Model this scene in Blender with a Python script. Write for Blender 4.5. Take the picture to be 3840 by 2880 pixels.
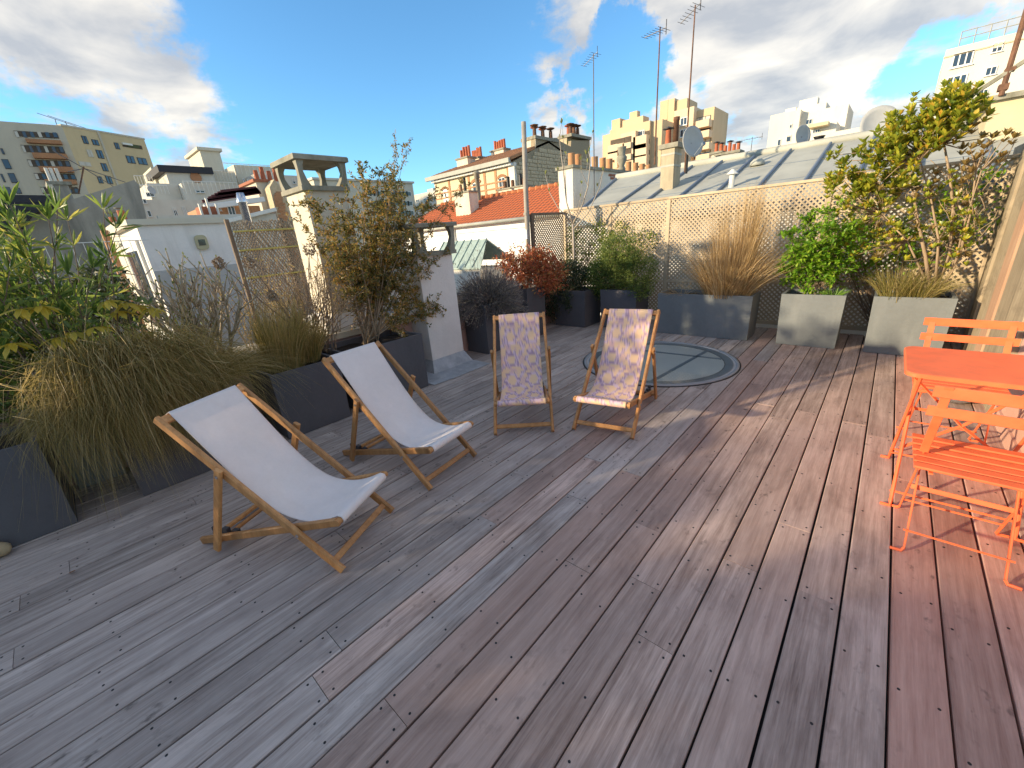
import bpy, math, random
import numpy as np
from mathutils import Vector, Matrix
random.seed(7); rnd = random.random
def uni(a, b): return random.uniform(a, b)
for o in list(bpy.data.objects): bpy.data.objects.remove(o)
S = bpy.context.scene; COL = S.collection
# ------------------------------------------------------------------ camera
FPX, PITCH, ROLL, YAW, CH = 1511.74, 0.353826, -0.0829265, -0.7514455, 1.54
f0 = Vector((math.sin(YAW), math.cos(YAW), 0)); r0 = Vector((math.cos(YAW), -math.sin(YAW), 0)); u0 = Vector((0, 0, 1))
FW = f0*math.cos(PITCH) - u0*math.sin(PITCH); UP0 = f0*math.sin(PITCH) + u0*math.cos(PITCH)
RT = r0*math.cos(ROLL) + UP0*math.sin(ROLL); UP = -r0*math.sin(ROLL) + UP0*math.cos(ROLL)
CAM = Vector((0, 0, CH))
cd = bpy.data.cameras.new('camera'); cam = bpy.data.objects.new('camera', cd); COL.objects.link(cam)
cd.sensor_fit = 'HORIZONTAL'; cd.sensor_width = 36; cd.lens = 36*FPX/3840; cd.clip_start = 0.02; cd.clip_end = 4000
cam.matrix_world = Matrix(((RT.x, UP.x, -FW.x, 0), (RT.y, UP.y, -FW.y, 0), (RT.z, UP.z, -FW.z, CH), (0, 0, 0, 1)))
S.camera = cam; S.render.resolution_x = 1024; S.render.resolution_y = 768
# survey helpers: a sight line met with a wall plane gives a real position (metres)
def ray(px, py): return RT*((px-1920)/FPX) - UP*((py-1440)/FPX) + FW
def on(px, py, p0, n): d = ray(px, py); return CAM + d*((Vector(p0)-CAM).dot(n)/d.dot(n))
def ay(px, py, Y): return on(px, py, (0, Y, 0), Vector((0, 1, 0)))
def ax(px, py, X): return on(px, py, (X, 0, 0), Vector((1, 0, 0)))
def az(px, py, z): return on(px, py, (0, 0, z), Vector((0, 0, 1)))
def zc(ox, oy, s=.3165): return lambda x, y: (ox+x*s, oy+y*s)
q1, q2, q3, q4, q5, q6, q7 = zc(0, 400, .2893), zc(400, 500), zc(1000, 500), zc(1550, 450), zc(2100, 350), zc(2750, 350), zc(3300, 0, .2441)
# ------------------------------------------------------------------ sun, sky, exposure
SUN_AZ = Vector((-.57, -.82, 0)).normalized(); SUN_EL = math.radians(14)
sd = (SUN_AZ*math.cos(SUN_EL) + Vector((0, 0, math.sin(SUN_EL)))).normalized()
sl = bpy.data.lights.new('sun', 'SUN'); sl.energy = 2.8; sl.angle = math.radians(1.2); sl.color = (1, .81, .54)
so = bpy.data.objects.new('sun', sl); COL.objects.link(so); so.rotation_euler = (-sd).to_track_quat('-Z', 'Y').to_euler(); so.location = sd*40
W = bpy.data.worlds.new('World'); S.world = W; W.use_nodes = True
nt = W.node_tree; nt.nodes.clear()
def nn(t, typ, **kw):
    n = t.nodes.new(typ)
    for k, v in kw.items(): setattr(n, k, v)
    return n
def mth(t, op, a, b=None, c=None, clamp=False):
    n = nn(t, 'ShaderNodeMath', operation=op, use_clamp=clamp)
    for i, v in enumerate((a, b, c)):
        if v is None: continue
        if isinstance(v, (int, float)): n.inputs[i].default_value = v
        else: t.links.new(v, n.inputs[i])
    return n.outputs[0]
sky = nn(nt, 'ShaderNodeTexSky', sky_type='NISHITA'); sky.sun_disc = False
sky.sun_elevation = SUN_EL; sky.sun_rotation = math.atan2(SUN_AZ.x, SUN_AZ.y)
sky.altitude = 50; sky.air_density = 1.0; sky.dust_density = .05; sky.ozone_density = 3.5
tc = nn(nt, 'ShaderNodeTexCoord'); D = tc.outputs['Generated']
wn = nn(nt, 'ShaderNodeTexNoise'); wn.inputs['Scale'].default_value = 5.5; wn.inputs['Detail'].default_value = 7; wn.inputs['Roughness'].default_value = .62; nt.links.new(D, wn.inputs['Vector'])
wa = nn(nt, 'ShaderNodeVectorMath', operation='SUBTRACT'); nt.links.new(wn.outputs['Color'], wa.inputs[0]); wa.inputs[1].default_value = (.5, .5, .5)
ws_ = nn(nt, 'ShaderNodeVectorMath', operation='SCALE'); nt.links.new(wa.outputs[0], ws_.inputs[0]); ws_.inputs['Scale'].default_value = .30
wd = nn(nt, 'ShaderNodeVectorMath', operation='ADD'); nt.links.new(D, wd.inputs[0]); nt.links.new(ws_.outputs[0], wd.inputs[1])
wz = nn(nt, 'ShaderNodeVectorMath', operation='NORMALIZE'); nt.links.new(wd.outputs[0], wz.inputs[0]); DW = wz.outputs[0]
def dotv(v):
    n = nn(nt, 'ShaderNodeVectorMath', operation='DOT_PRODUCT'); nt.links.new(DW, n.inputs[0]); n.inputs[1].default_value = v; return n.outputs['Value']
# clouds live on a flat layer overhead: direction / height
sep = nn(nt, 'ShaderNodeSeparateXYZ'); nt.links.new(D, sep.inputs[0])
zz = mth(nt, 'ADD', mth(nt, 'MAXIMUM', sep.outputs[2], 0.0), .22)
cmb = nn(nt, 'ShaderNodeCombineXYZ'); nt.links.new(mth(nt, 'DIVIDE', sep.outputs[0], zz), cmb.inputs[0]); nt.links.new(mth(nt, 'DIVIDE', sep.outputs[1], zz), cmb.inputs[1])
def noise(t, vec, sc, det, rough, dist=0, w=None):
    n = nn(t, 'ShaderNodeTexNoise'); n.inputs['Scale'].default_value = sc; n.inputs['Detail'].default_value = det; n.inputs['Roughness'].default_value = rough; n.inputs['Distortion'].default_value = dist
    if vec is not None: t.links.new(vec, n.inputs['Vector'])
    return n.outputs['Fac']
n1 = noise(nt, cmb.outputs[0], 1.7, 9, .6, .35); n2 = noise(nt, cmb.outputs[0], 4.6, 8, .62, .2)
blobs = [(150, 120, .17, 1.), (420, 60, .16, 1.1), (640, 230, .17, 1.1), (800, 380, .10, .9), (500, 400, .14, .95), (930, 170, .08, .9), (60, 330, .10, .7), (1090, 60, .05, .5),
         (2040, 80, .065, 1.3), (1970, 180, .06, 1.25), (1890, 260, .055, 1.15), (2090, 420, .085, 1.2), (1960, 400, .06, 1.1), (2340, 30, .10, .95),
         (2650, 200, .15, 1.), (2850, 340, .17, 1.1), (3100, 120, .17, 1.), (3700, 180, .22, 1.15), (2900, 10, .18, .95), (2520, 480, .09, .8), (3350, 430, .14, 1.05), (2700, 520, .12, .8)]
acc = None
for bx_, by_, rad, amp in blobs:
    c = ray(bx_, by_).normalized()
    mr = nn(nt, 'ShaderNodeMapRange'); mr.interpolation_type = 'SMOOTHSTEP'
    mr.inputs['From Min'].default_value = math.cos(rad*1.9); mr.inputs['From Max'].default_value = math.cos(rad*.25); mr.inputs['To Min'].default_value = 0; mr.inputs['To Max'].default_value = amp
    nt.links.new(dotv(c), mr.inputs['Value'])
    acc = mr.outputs[0] if acc is None else mth(nt, 'MAXIMUM', acc, mr.outputs[0])
# clear gap of blue between the cloud banks
def gap(px, py, rad, amp):
    mr = nn(nt, 'ShaderNodeMapRange'); mr.interpolation_type = 'SMOOTHSTEP'; c = ray(px, py).normalized()
    mr.inputs['From Min'].default_value = math.cos(rad*1.5); mr.inputs['From Max'].default_value = math.cos(rad*.5); mr.inputs['To Min'].default_value = 0; mr.inputs['To Max'].default_value = amp
    nt.links.new(dotv(c), mr.inputs['Value']); return mr.outputs[0]
holes = None
for h_ in ((1440, 300, .30, .45), (1150, 520, .12, .35), (1750, 480, .14, .40), (2300, 300, .09, .40), (3450, 230, .07, .32), (250, 590, .12, .25), (2560, 560, .08, .2)):
    g_ = gap(*h_); holes = g_ if holes is None else mth(nt, 'MAXIMUM', holes, g_)
base = mth(nt, 'ADD', mth(nt, 'MULTIPLY', n1, .70), mth(nt, 'MULTIPLY', n2, .50))
field = mth(nt, 'SUBTRACT', mth(nt, 'ADD', base, mth(nt, 'MULTIPLY', acc, .22)), holes)
den = nn(nt, 'ShaderNodeMapRange'); den.interpolation_type = 'SMOOTHSTEP'; den.inputs['From Min'].default_value = .52; den.inputs['From Max'].default_value = .70; nt.links.new(field, den.inputs['Value'])
shade = nn(nt, 'ShaderNodeMapRange'); shade.inputs['From Min'].default_value = .36; shade.inputs['From Max'].default_value = .60
off = nn(nt, 'ShaderNodeVectorMath', operation='ADD'); nt.links.new(cmb.outputs[0], off.inputs[0]); off.inputs[1].default_value = (.12, .17, 0)
nt.links.new(noise(nt, off.outputs[0], 2.1, 6, .55, .3), shade.inputs['Value'])
ccol = nn(nt, 'ShaderNodeMix', data_type='RGBA'); nt.links.new(shade.outputs[0], ccol.inputs['Factor'])
ccol.inputs['A'].default_value = (.43, .40, .35, 1); ccol.inputs['B'].default_value = (.21, .215, .225, 1)
bgs = nn(nt, 'ShaderNodeBackground'); bgs.inputs['Strength'].default_value = .112
bgc = nn(nt, 'ShaderNodeBackground'); bgc.inputs['Strength'].default_value = 1.0
nt.links.new(ccol.outputs['Result'], bgc.inputs['Color'])
tint = nn(nt, 'ShaderNodeMix', data_type='RGBA', blend_type='MULTIPLY'); tint.inputs['Factor'].default_value = 1; tint.inputs['B'].default_value = (.70, .94, .98, 1)  # clear winter air
nt.links.new(sky.outputs[0], tint.inputs['A']); nt.links.new(tint.outputs['Result'], bgs.inputs['Color'])
mixw = nn(nt, 'ShaderNodeMixShader'); nt.links.new(mth(nt, 'MULTIPLY', den.outputs[0], .93), mixw.inputs[0]); nt.links.new(bgs.outputs[0], mixw.inputs[1]); nt.links.new(bgc.outputs[0], mixw.inputs[2])
wo = nn(nt, 'ShaderNodeOutputWorld'); nt.links.new(mixw.outputs[0], wo.inputs[0])
S.view_settings.view_transform = 'Standard'; S.view_settings.look = 'None'; S.view_settings.gamma = 1; S.view_settings.exposure = 1.48
S.render.engine = 'CYCLES'
# ------------------------------------------------------------------ materials
MATS = {}
def mat(name):
    m = bpy.data.materials.new(name); m.use_nodes = True; t = m.node_tree; b = t.nodes['Principled BSDF']; MATS[name] = m; return m, t, b
def ramp(t, fac, stops):
    r = nn(t, 'ShaderNodeValToRGB'); e = r.color_ramp.elements
    while len(e) < len(stops): e.new(.5)
    for el, (p, c) in zip(e, stops): el.position = p; el.color = (*c, 1)
    if fac is not None: t.links.new(fac, r.inputs[0])
    return r.outputs[0]
def vmul(t, vec, s):
    n = nn(t, 'ShaderNodeVectorMath', operation='MULTIPLY'); t.links.new(vec, n.inputs[0]); n.inputs[1].default_value = s; return n.outputs[0]
def mixc(t, f, a, b, mode='MIX'):
    n = nn(t, 'ShaderNodeMix', data_type='RGBA', blend_type=mode)
    for k, v in (('Factor', f), ('A', a), ('B', b)):
        if isinstance(v, (int, float)): n.inputs[k].default_value = v
        elif isinstance(v, tuple): n.inputs[k].default_value = (*v, 1)
        else: t.links.new(v, n.inputs[k])
    return n.outputs['Result']
def bump(t, b, h, s, dist=.01):
    n = nn(t, 'ShaderNodeBump'); n.inputs['Strength'].default_value = s; n.inputs['Distance'].default_value = dist; t.links.new(h, n.inputs['Height']); t.links.new(n.outputs[0], b.inputs['Normal'])
def plaster(name, c, var=.12, scale=3., rough=.85, stain=None, stain_amt=.5, stain_scale=1.2, bs=.25):
    m, t, b = mat(name); co = nn(t, 'ShaderNodeTexCoord').outputs['Object']
    a = noise(t, co, scale, 6, .62); f = noise(t, co, scale*14, 4, .6)
    v = mth(t, 'ADD', mth(t, 'MULTIPLY', a, .75), mth(t, 'MULTIPLY', f, .25))
    col = ramp(t, v, [(.3, tuple(x*(1-var*1.6) for x in c)), (.7, tuple(min(1, x*(1+var)) for x in c))])
    if stain:
        s = noise(t, vmul(t, co, (1.6, 1.6, .28)), stain_scale, 7, .66, .4); sm = nn(t, 'ShaderNodeMapRange'); sm.inputs['From Min'].default_value = .48; sm.inputs['From Max'].default_value = .70; sm.inputs['To Max'].default_value = stain_amt; t.links.new(s, sm.inputs['Value'])
        col = mixc(t, sm.outputs[0], col, stain)
    t.links.new(col, b.inputs['Base Color']); b.inputs['Roughness'].default_value = rough
    bump(t, b, f, bs, .01); return m
def metal(name, c, rough=.45, metallic=0., var=.08, scale=6):
    m, t, b = mat(name); co = nn(t, 'ShaderNodeTexCoord').outputs['Object']
    a = noise(t, co, scale, 5, .6)
    t.links.new(ramp(t, a, [(.3, tuple(x*(1-var*1.5) for x in c)), (.7, tuple(min(1, x*(1+var)) for x in c))]), b.inputs['Base Color'])
    b.inputs['Metallic'].default_value = metallic; rr = nn(t, 'ShaderNodeMapRange'); rr.inputs['To Min'].default_value = rough*.8; rr.inputs['To Max'].default_value = min(1, rough*1.25); t.links.new(a, rr.inputs['Value']); t.links.new(rr.outputs[0], b.inputs['Roughness']); return m
def wood(name, dark, light, stretch, rough=.7, perobj=.35, spots=.0, bs=.3, hue=None, lo=.30, hi=.68):
    m, t, b = mat(name); tco = nn(t, 'ShaderNodeTexCoord'); oi = nn(t, 'ShaderNodeObjectInfo')
    ad = nn(t, 'ShaderNodeVectorMath', operation='ADD'); t.links.new(tco.outputs['Object'], ad.inputs[0])
    cx = nn(t, 'ShaderNodeCombineXYZ'); rv = oi.outputs['Random']
    for i, k in enumerate((17., 31., 5.)): t.links.new(mth(t, 'MULTIPLY', rv, k), cx.inputs[i])
    t.links.new(cx.outputs[0], ad.inputs[1]); v = ad.outputs[0]
    g = noise(t, vmul(t, v, stretch), 1.0, 8, .66, .25); bl = noise(t, v, 2.6, 5, .6, .3)
    fine = noise(t, vmul(t, v, tuple(s*5 for s in stretch)), 1.0, 3, .7)
    h = mth(t, 'ADD', mth(t, 'MULTIPLY', g, .55), mth(t, 'ADD', mth(t, 'MULTIPLY', bl, .25), mth(t, 'MULTIPLY', fine, .2)))
    col = ramp(t, h, [(lo, dark), (hi, light)])
    br = nn(t, 'ShaderNodeMapRange'); br.inputs['To Min'].default_value = 1-perobj; br.inputs['To Max'].default_value = 1+perobj*.55; t.links.new(rv, br.inputs['Value'])
    hs = nn(t, 'ShaderNodeHueSaturation'); t.links.new(br.outputs[0], hs.inputs['Value']); t.links.new(col, hs.inputs['Color']); col = hs.outputs[0]
    if hue:
        r2 = mth(t, 'FRACT', mth(t, 'MULTIPLY', rv, 13.7)); col = mixc(t, mth(t, 'MULTIPLY', r2, .55), col, hue)
    if spots:
        sp = noise(t, vmul(t, v, (24, 13, 24)), 1.0, 3, .6); big = noise(t, v, 1.3, 3, .5)
        sm = nn(t, 'ShaderNodeMapRange'); sm.inputs['From Min'].default_value = .60; sm.inputs['From Max'].default_value = .72; t.links.new(sp, sm.inputs['Value'])
        bm = nn(t, 'ShaderNodeMapRange'); bm.inputs['From Min'].default_value = .45; bm.inputs['From Max'].default_value = .65; bm.inputs['To Max'].default_value = spots; t.links.new(big, bm.inputs['Value'])
        col = mixc(t, mth(t, 'MULTIPLY', sm.outputs[0], bm.outputs[0]), col, tuple(x*.35 for x in dark))
        dm = nn(t, 'ShaderNodeMapRange'); dm.inputs['From Min'].default_value = .52; dm.inputs['From Max'].default_value = .75; dm.inputs['To Max'].default_value = .55; t.links.new(noise(t, vmul(t, v, (5, 1.6, 5)), 1.0, 6, .65, .6), dm.inputs['Value'])
        col = mixc(t, dm.outputs[0], col, tuple(x*.62 for x in dark))
    t.links.new(col, b.inputs['Base Color']); b.inputs['Roughness'].default_value = rough
    bump(t, b, h, bs, .004); return m
def leafmat(name, stops, rough=.5, trans=.3):
    m, t, b = mat(name); gi = nn(t, 'ShaderNodeNewGeometry')
    col = ramp(t, gi.outputs['Random Per Island'], stops); t.links.new(col, b.inputs['Base Color']); b.inputs['Roughness'].default_value = rough
    tr = nn(t, 'ShaderNodeBsdfTranslucent'); t.links.new(col, tr.inputs['Color'])
    mx = nn(t, 'ShaderNodeMixShader'); mx.inputs[0].default_value = trans; t.links.new(b.outputs[0], mx.inputs[1]); t.links.new(tr.outputs[0], mx.inputs[2])
    t.links.new(mx.outputs[0], t.nodes['Material Output'].inputs[0]); return m
def glassmat(name, c=(.03, .05, .08), rough=.06):
    m, t, b = mat(name); b.inputs['Base Color'].default_value = (*c, 1); b.inputs['Roughness'].default_value = rough; b.inputs['Specular IOR Level'].default_value = .7; return m
M_decks = [wood('silvered_deck_wood', (.19, .145, .125), (.61, .525, .475), (34, 1.6, 34), .8, .30, .8, .4, hue=(.42, .35, .315), lo=.37, hi=.62),
           wood('weathered_deck_wood', (.215, .14, .112), (.64, .475, .40), (34, 1.6, 34), .8, .30, .8, .4, hue=(.47, .31, .25), lo=.37, hi=.62),
           wood('glow_reddened_deck_wood', (.26, .138, .105), (.68, .44, .35), (34, 1.6, 34), .8, .28, .8, .4, hue=(.58, .27, .195), lo=.37, hi=.62)]  # last wood has a pink-red glow of light put into its colour
M_sub = plaster('deck_void', (.012, .012, .014), .2)
M_teak = wood('oiled_teak', (.28, .112, .034), (.66, .34, .125), (30, 30, 2.2), .55, .25, 0, .15)
M_teakn = wood('notch_block_rubber', (.02, .022, .03), (.05, .05, .06), (5, 5, 5), .6, .05)
M_canvas = plaster('cream_canvas', (.88, .81, .78), .05, 4, .9, stain=(.74,.66,.60), stain_amt=.2, stain_scale=5, bs=.2)
def thin(m, amt, c=None):  # sun glows through thin cloth
    t = m.node_tree; b = t.nodes['Principled BSDF']; tr = nn(t, 'ShaderNodeBsdfTranslucent'); lk = b.inputs['Base Color'].links; t.links.new(lk[0].from_socket, tr.inputs['Color'])
    mx = nn(t, 'ShaderNodeMixShader'); mx.inputs[0].default_value = amt; t.links.new(b.outputs[0], mx.inputs[1]); t.links.new(tr.outputs[0], mx.inputs[2]); t.links.new(mx.outputs[0], t.nodes['Material Output'].inputs[0])
thin(M_canvas, .18)
M_grey = plaster('slate_grey_fibre_clay', (.17, .187, .19), .12, 2.2, .8, stain=(.26, .27, .26), stain_amt=.35, stain_scale=3)
M_dark = plaster('charcoal_fibre_clay', (.098, .095, .105), .14, 2.2, .75, stain=(.11, .11, .12), stain_amt=.4, stain_scale=3)
M_soil = plaster('dark_soil', (.035, .025, .018), .4, 20, .95, bs=.8)
M_orange = metal('orange_lacquered_steel', (.90, .175, .062), .42, 0, .12, 9)
M_white = plaster('white_render', (.74, .69, .60), .08, 1.5, .85, stain=(.42, .37, .29), stain_amt=.55, stain_scale=.8)
M_whitew = plaster('whitewashed_wall', (.88, .86, .82), .03, 1.5, .85)
M_pil = plaster('white_painted_masonry', (.80, .75, .70), .07, 3, .85, stain=(.5, .46, .41), stain_amt=.42, stain_scale=2)
M_pink = plaster('pink_brick_render', (.52, .33, .28), .1, 4, .85)
M_conc = plaster('mossy_concrete', (.30, .28, .22), .22, 5, .9, stain=(.11, .11, .07), stain_amt=.7, stain_scale=4)
M_flash = plaster('grey_bitumen_flashing', (.38, .40, .43), .18, 4, .7, stain=(.62, .62, .62), stain_amt=.5, stain_scale=5)
M_chim = plaster('cream_stucco', (.66, .59, .47), .09, 3, .88, stain=(.36, .32, .26), stain_amt=.45, stain_scale=1.8)
M_zinc = metal('zinc_sheet', (.40, .40, .35), .75, 0, .12, 1.5)
M_zincd = metal('zinc_batten', (.20, .24, .29), .5, .3, .1)
M_verd = metal('green_zinc', (.34, .43, .39), .55, .1, .12)
M_terra = plaster('terracotta_tile', (.52, .145, .055), .2, 2.5, .8)
M_terra2 = plaster('ridge_terracotta', (.60, .20, .075), .15, 5, .8)
M_oldtile = plaster('old_brown_tile', (.48, .23, .105), .25, 4, .85)
M_pot = plaster('clay_pot', (.48, .25, .12), .2, 6, .85)
M_potr = plaster('red_clay_pot', (.42, .12, .055), .2, 6, .85)
M_stone = plaster('rubble_stone', (.54, .44, .29), .2, 4, .9)
M_stonej = plaster('lime_mortar', (.33, .27, .18), .15, 6, .95)
M_cream = plaster('cream_brick', (.66, .545, .36), .1, 8, .85)
M_rbrick = plaster('red_brick', (.36, .13, .07), .25, 12, .85)
M_obrick = plaster('orange_brick', (.46, .24, .12), .2, 6, .85)
M_red = plaster('dark_red_tile', (.10, .028, .03), .25, 8, .8)
M_slate = plaster('black_slate', (.022, .022, .030), .3, 6, .7)
M_ggable = plaster('stained_grey_render', (.38, .345, .285), .14, .5, .9, stain=(.09, .085, .075), stain_amt=.65, stain_scale=.28)
M_gwhite = plaster('pale_grey_render', (.58, .54, .465), .05, .5, .88, stain=(0.4, 0.37, 0.31), stain_amt=.42, stain_scale=0.35)
M_glit = plaster('ivory_render', (.60, .55, .44), .05, .5, .88, stain=(0.44, 0.39, 0.3), stain_amt=.42, stain_scale=0.35)
M_yel = plaster('ochre_render', (.58, .45, .26), .05, .12, .88, stain=(0.42, 0.32, 0.18), stain_amt=.42, stain_scale=0.12)
M_ygrey = plaster('beige_grey_render', (.52, .46, .36), .05, .12, .88, stain=(0.37, 0.33, 0.26), stain_amt=.42, stain_scale=0.12)
M_brown = plaster('rust_balcony', (.40, .19, .09), .12, .4, .85)
M_tower = plaster('sand_render', (.62, .465, .29), .05, .15, .88, stain=(0.45, 0.33, 0.2), stain_amt=.42, stain_scale=0.16)
M_towerl = plaster('pale_sand_render', (.70, .53, .36), .05, .15, .88, stain=(0.52, 0.4, 0.27), stain_amt=.42, stain_scale=0.16)
M_ivory = plaster('ivory_white_render', (.70, .65, .55), .04, .15, .88, stain=(0.54, 0.49, 0.4), stain_amt=.42, stain_scale=0.16)
M_beige = plaster('beige_wall_render', (.60, .50, .32), .07, .8, .88, stain=(.42, .30, .16), stain_amt=.35, stain_scale=.9)
M_wallp = plaster('glow_tinted_panel', (.62, .36, .27), .08, 2, .8)  # pink stands in for warm glow falling on a pale wall
M_pvc = plaster('white_window_frame', (.72, .72, .70), .03, 3, .5)
M_dframe = plaster('dark_window_frame', (.05, .04, .035), .1, 3, .5)
M_glass = glassmat('window_glass'); M_glassd = glassmat('dark_window_glass', (.015, .017, .02), .12)
M_shade = plaster('painted_recess_shade', (.10, .075, .055), .2, 1)  # dark colour painted in for the shade inside loggias
M_pole = metal('weathered_grey_pole', (.36, .32, .27), .65, 0, .2, 4)
M_steel = metal('bright_steel', (.62, .64, .66), .25, .9, .05)
M_rust = metal('rusty_iron', (.17, .085, .05), .8, .1, .4, 10)
M_black = metal('black_iron', (.02, .02, .022), .5, .3, .2)
M_ant = metal('dull_aluminium', (.16, .15, .15), .5, .5, .15)
M_dish = metal('grey_dish_paint', (.40, .40, .39), .55, 0, .06)
M_rail = metal('white_railing_paint', (.7, .68, .62), .5, 0, .05)
M_lat = wood('weathered_lattice_wood', (.38, .29, .19), (.58, .465, .32), (4, 4, 4), .8, .15, 0, .2)
M_plank = wood('rough_grey_timber', (.20, .155, .10), (.44, .36, .25), (26, 26, 1.6), .85, .22, .4, .8)
M_redw = wood('reddish_batten', (.33, .17, .10), (.55, .36, .24), (26, 26, 2), .8, .1, 0, .3)
M_willow = wood('grey_willow_rods', (.20, .15, .10), (.46, .37, .27), (6, 6, 6), .85, .2)
M_bamboo = plaster('yellow_bamboo', (.55, .45, .12), .2, 8, .6)
M_bark = wood('brown_bark', (.11, .075, .05), (.28, .20, .135), (14, 14, 3), .85, .1)
M_barkl = wood('pale_bark', (.30, .25, .20), (.52, .46, .39), (14, 14, 3), .85, .1)
M_barkt = wood('tan_bark', (.20, .14, .085), (.42, .31, .20), (14, 14, 3), .85, .1)
M_ground = plaster('city_ground', (.16, .15, .14), .2, .05, .9)
M_lampb = metal('khaki_lamp_rim', (.45, .40, .24), .5)
M_log = plaster('pale_driftwood', (.42, .32, .19), .15, 9, .85)
L_ole = leafmat('oleander_leaf', [(0, (0.071, 0.129, 0.029)), (0.4, (0.144, 0.230, 0.043)), (0.8, (0.287, 0.345, 0.064)), (1, (0.604, 0.517, 0.115))], 0.42, .52)
L_yel = leafmat('yellowing_leaf', [(0, (.42, .36, .05)), (.5, (.70, .50, .05)), (1, (.74, .58, .10))], .45, .5)
L_gre = leafmat('rosette_leaf', [(0, (0.078, 0.130, 0.046)), (1, (0.208, 0.273, 0.065))], 0.4, .52)
L_tus = leafmat('feather_grass_blade', [(0, (.14, .125, .035)), (.3, (.31, .245, .075)), (.7, (.50, .37, .14)), (1, (.70, .55, .30))], .6, .5)
L_g2 = leafmat('tan_grass_blade', [(0, (0.132, 0.159, 0.039)), (0.4, (0.423, 0.317, 0.093)), (1, (0.720, 0.529, 0.238))], 0.6, .52)
L_dry = leafmat('straw_blade', [(0, (.26, .15, .055)), (.45, (.52, .35, .15)), (1, (.72, .55, .31))], .65, .35)
L_ber = leafmat('bronze_leaf', [(0, (0.074, 0.097, 0.030)), (0.4, (0.226, 0.210, 0.053)), (0.75, (0.450, 0.300, 0.074)), (1, (0.510, 0.256, 0.074))], 0.4, .52)
L_lav = leafmat('grey_lavender_leaf', [(0, (0.108, 0.095, 0.092)), (0.5, (0.216, 0.189, 0.182)), (0.85, (0.365, 0.324, 0.284)), (1, (0.608, 0.486, 0.297))], 0.7, 0.15)
L_nan = leafmat('red_nandina_leaf', [(0, (0.14, 0.11, 0.035)), (0.3, (0.4, 0.1, 0.04)), (0.7, (0.55, 0.15, 0.06)), (1, (0.55, 0.32, 0.1))], 0.45, 0.35)
L_dkg = leafmat('dark_evergreen_leaf', [(0, (0.018, 0.031, 0.016)), (.7, (0.047, 0.070, 0.029)), (1, (0.094, 0.133, 0.047))], .5, .2)
L_ros = leafmat('rosemary_leaf', [(0, (0.068, 0.119, 0.034)), (0.6, (0.186, 0.262, 0.059)), (1, (0.439, 0.489, 0.119))], 0.5, .52)
L_ivy = leafmat('jasmine_leaf', [(0, (0.060, 0.108, 0.024)), (0.6, (0.168, 0.252, 0.036)), (1, (0.480, 0.480, 0.072))], 0.45, .52)
L_brg = leafmat('bright_green_leaf', [(0, (0.08, 0.2, 0.012)), (0.6, (0.2, 0.4, 0.02)), (1, (0.38, 0.52, 0.05))], 0.45, 0.45)
L_pit = leafmat('glossy_yellow_green_leaf', [(0, (0.112, 0.179, 0.017)), (0.35, (0.302, 0.347, 0.034)), (0.8, (0.515, 0.493, 0.050)), (1, (0.672, 0.403, 0.056))], 0.38, 0.4)
L_pitb = leafmat('browned_leaf', [(0, (.16, .12, .03)), (.5, (.30, .19, .06)), (1, (.36, .28, .10))], .5, .35)
L_sti = leafmat('green_gold_blade', [(0, (.12, .13, .02)), (.5, (.28, .24, .06)), (1, (.46, .36, .16))], .6, .35)
L_lim = leafmat('lime_blade', [(0, (.10, .25, .02)), (1, (.26, .42, .06))], .5, .4)
L_bud = leafmat('pale_green_bud', [(0, (.20, .22, .05)), (1, (.36, .36, .10))], .5, .35)
L_hyd = leafmat('dried_flower_petal', [(0, (.22, .15, .09)), (1, (.50, .40, .30))], .8, .3)
L_hedge = leafmat('hedge_leaf', [(0, (0.03, 0.05, 0.015)), (1, (0.11, 0.12, 0.03))], 0.5, 0.25)
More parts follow.
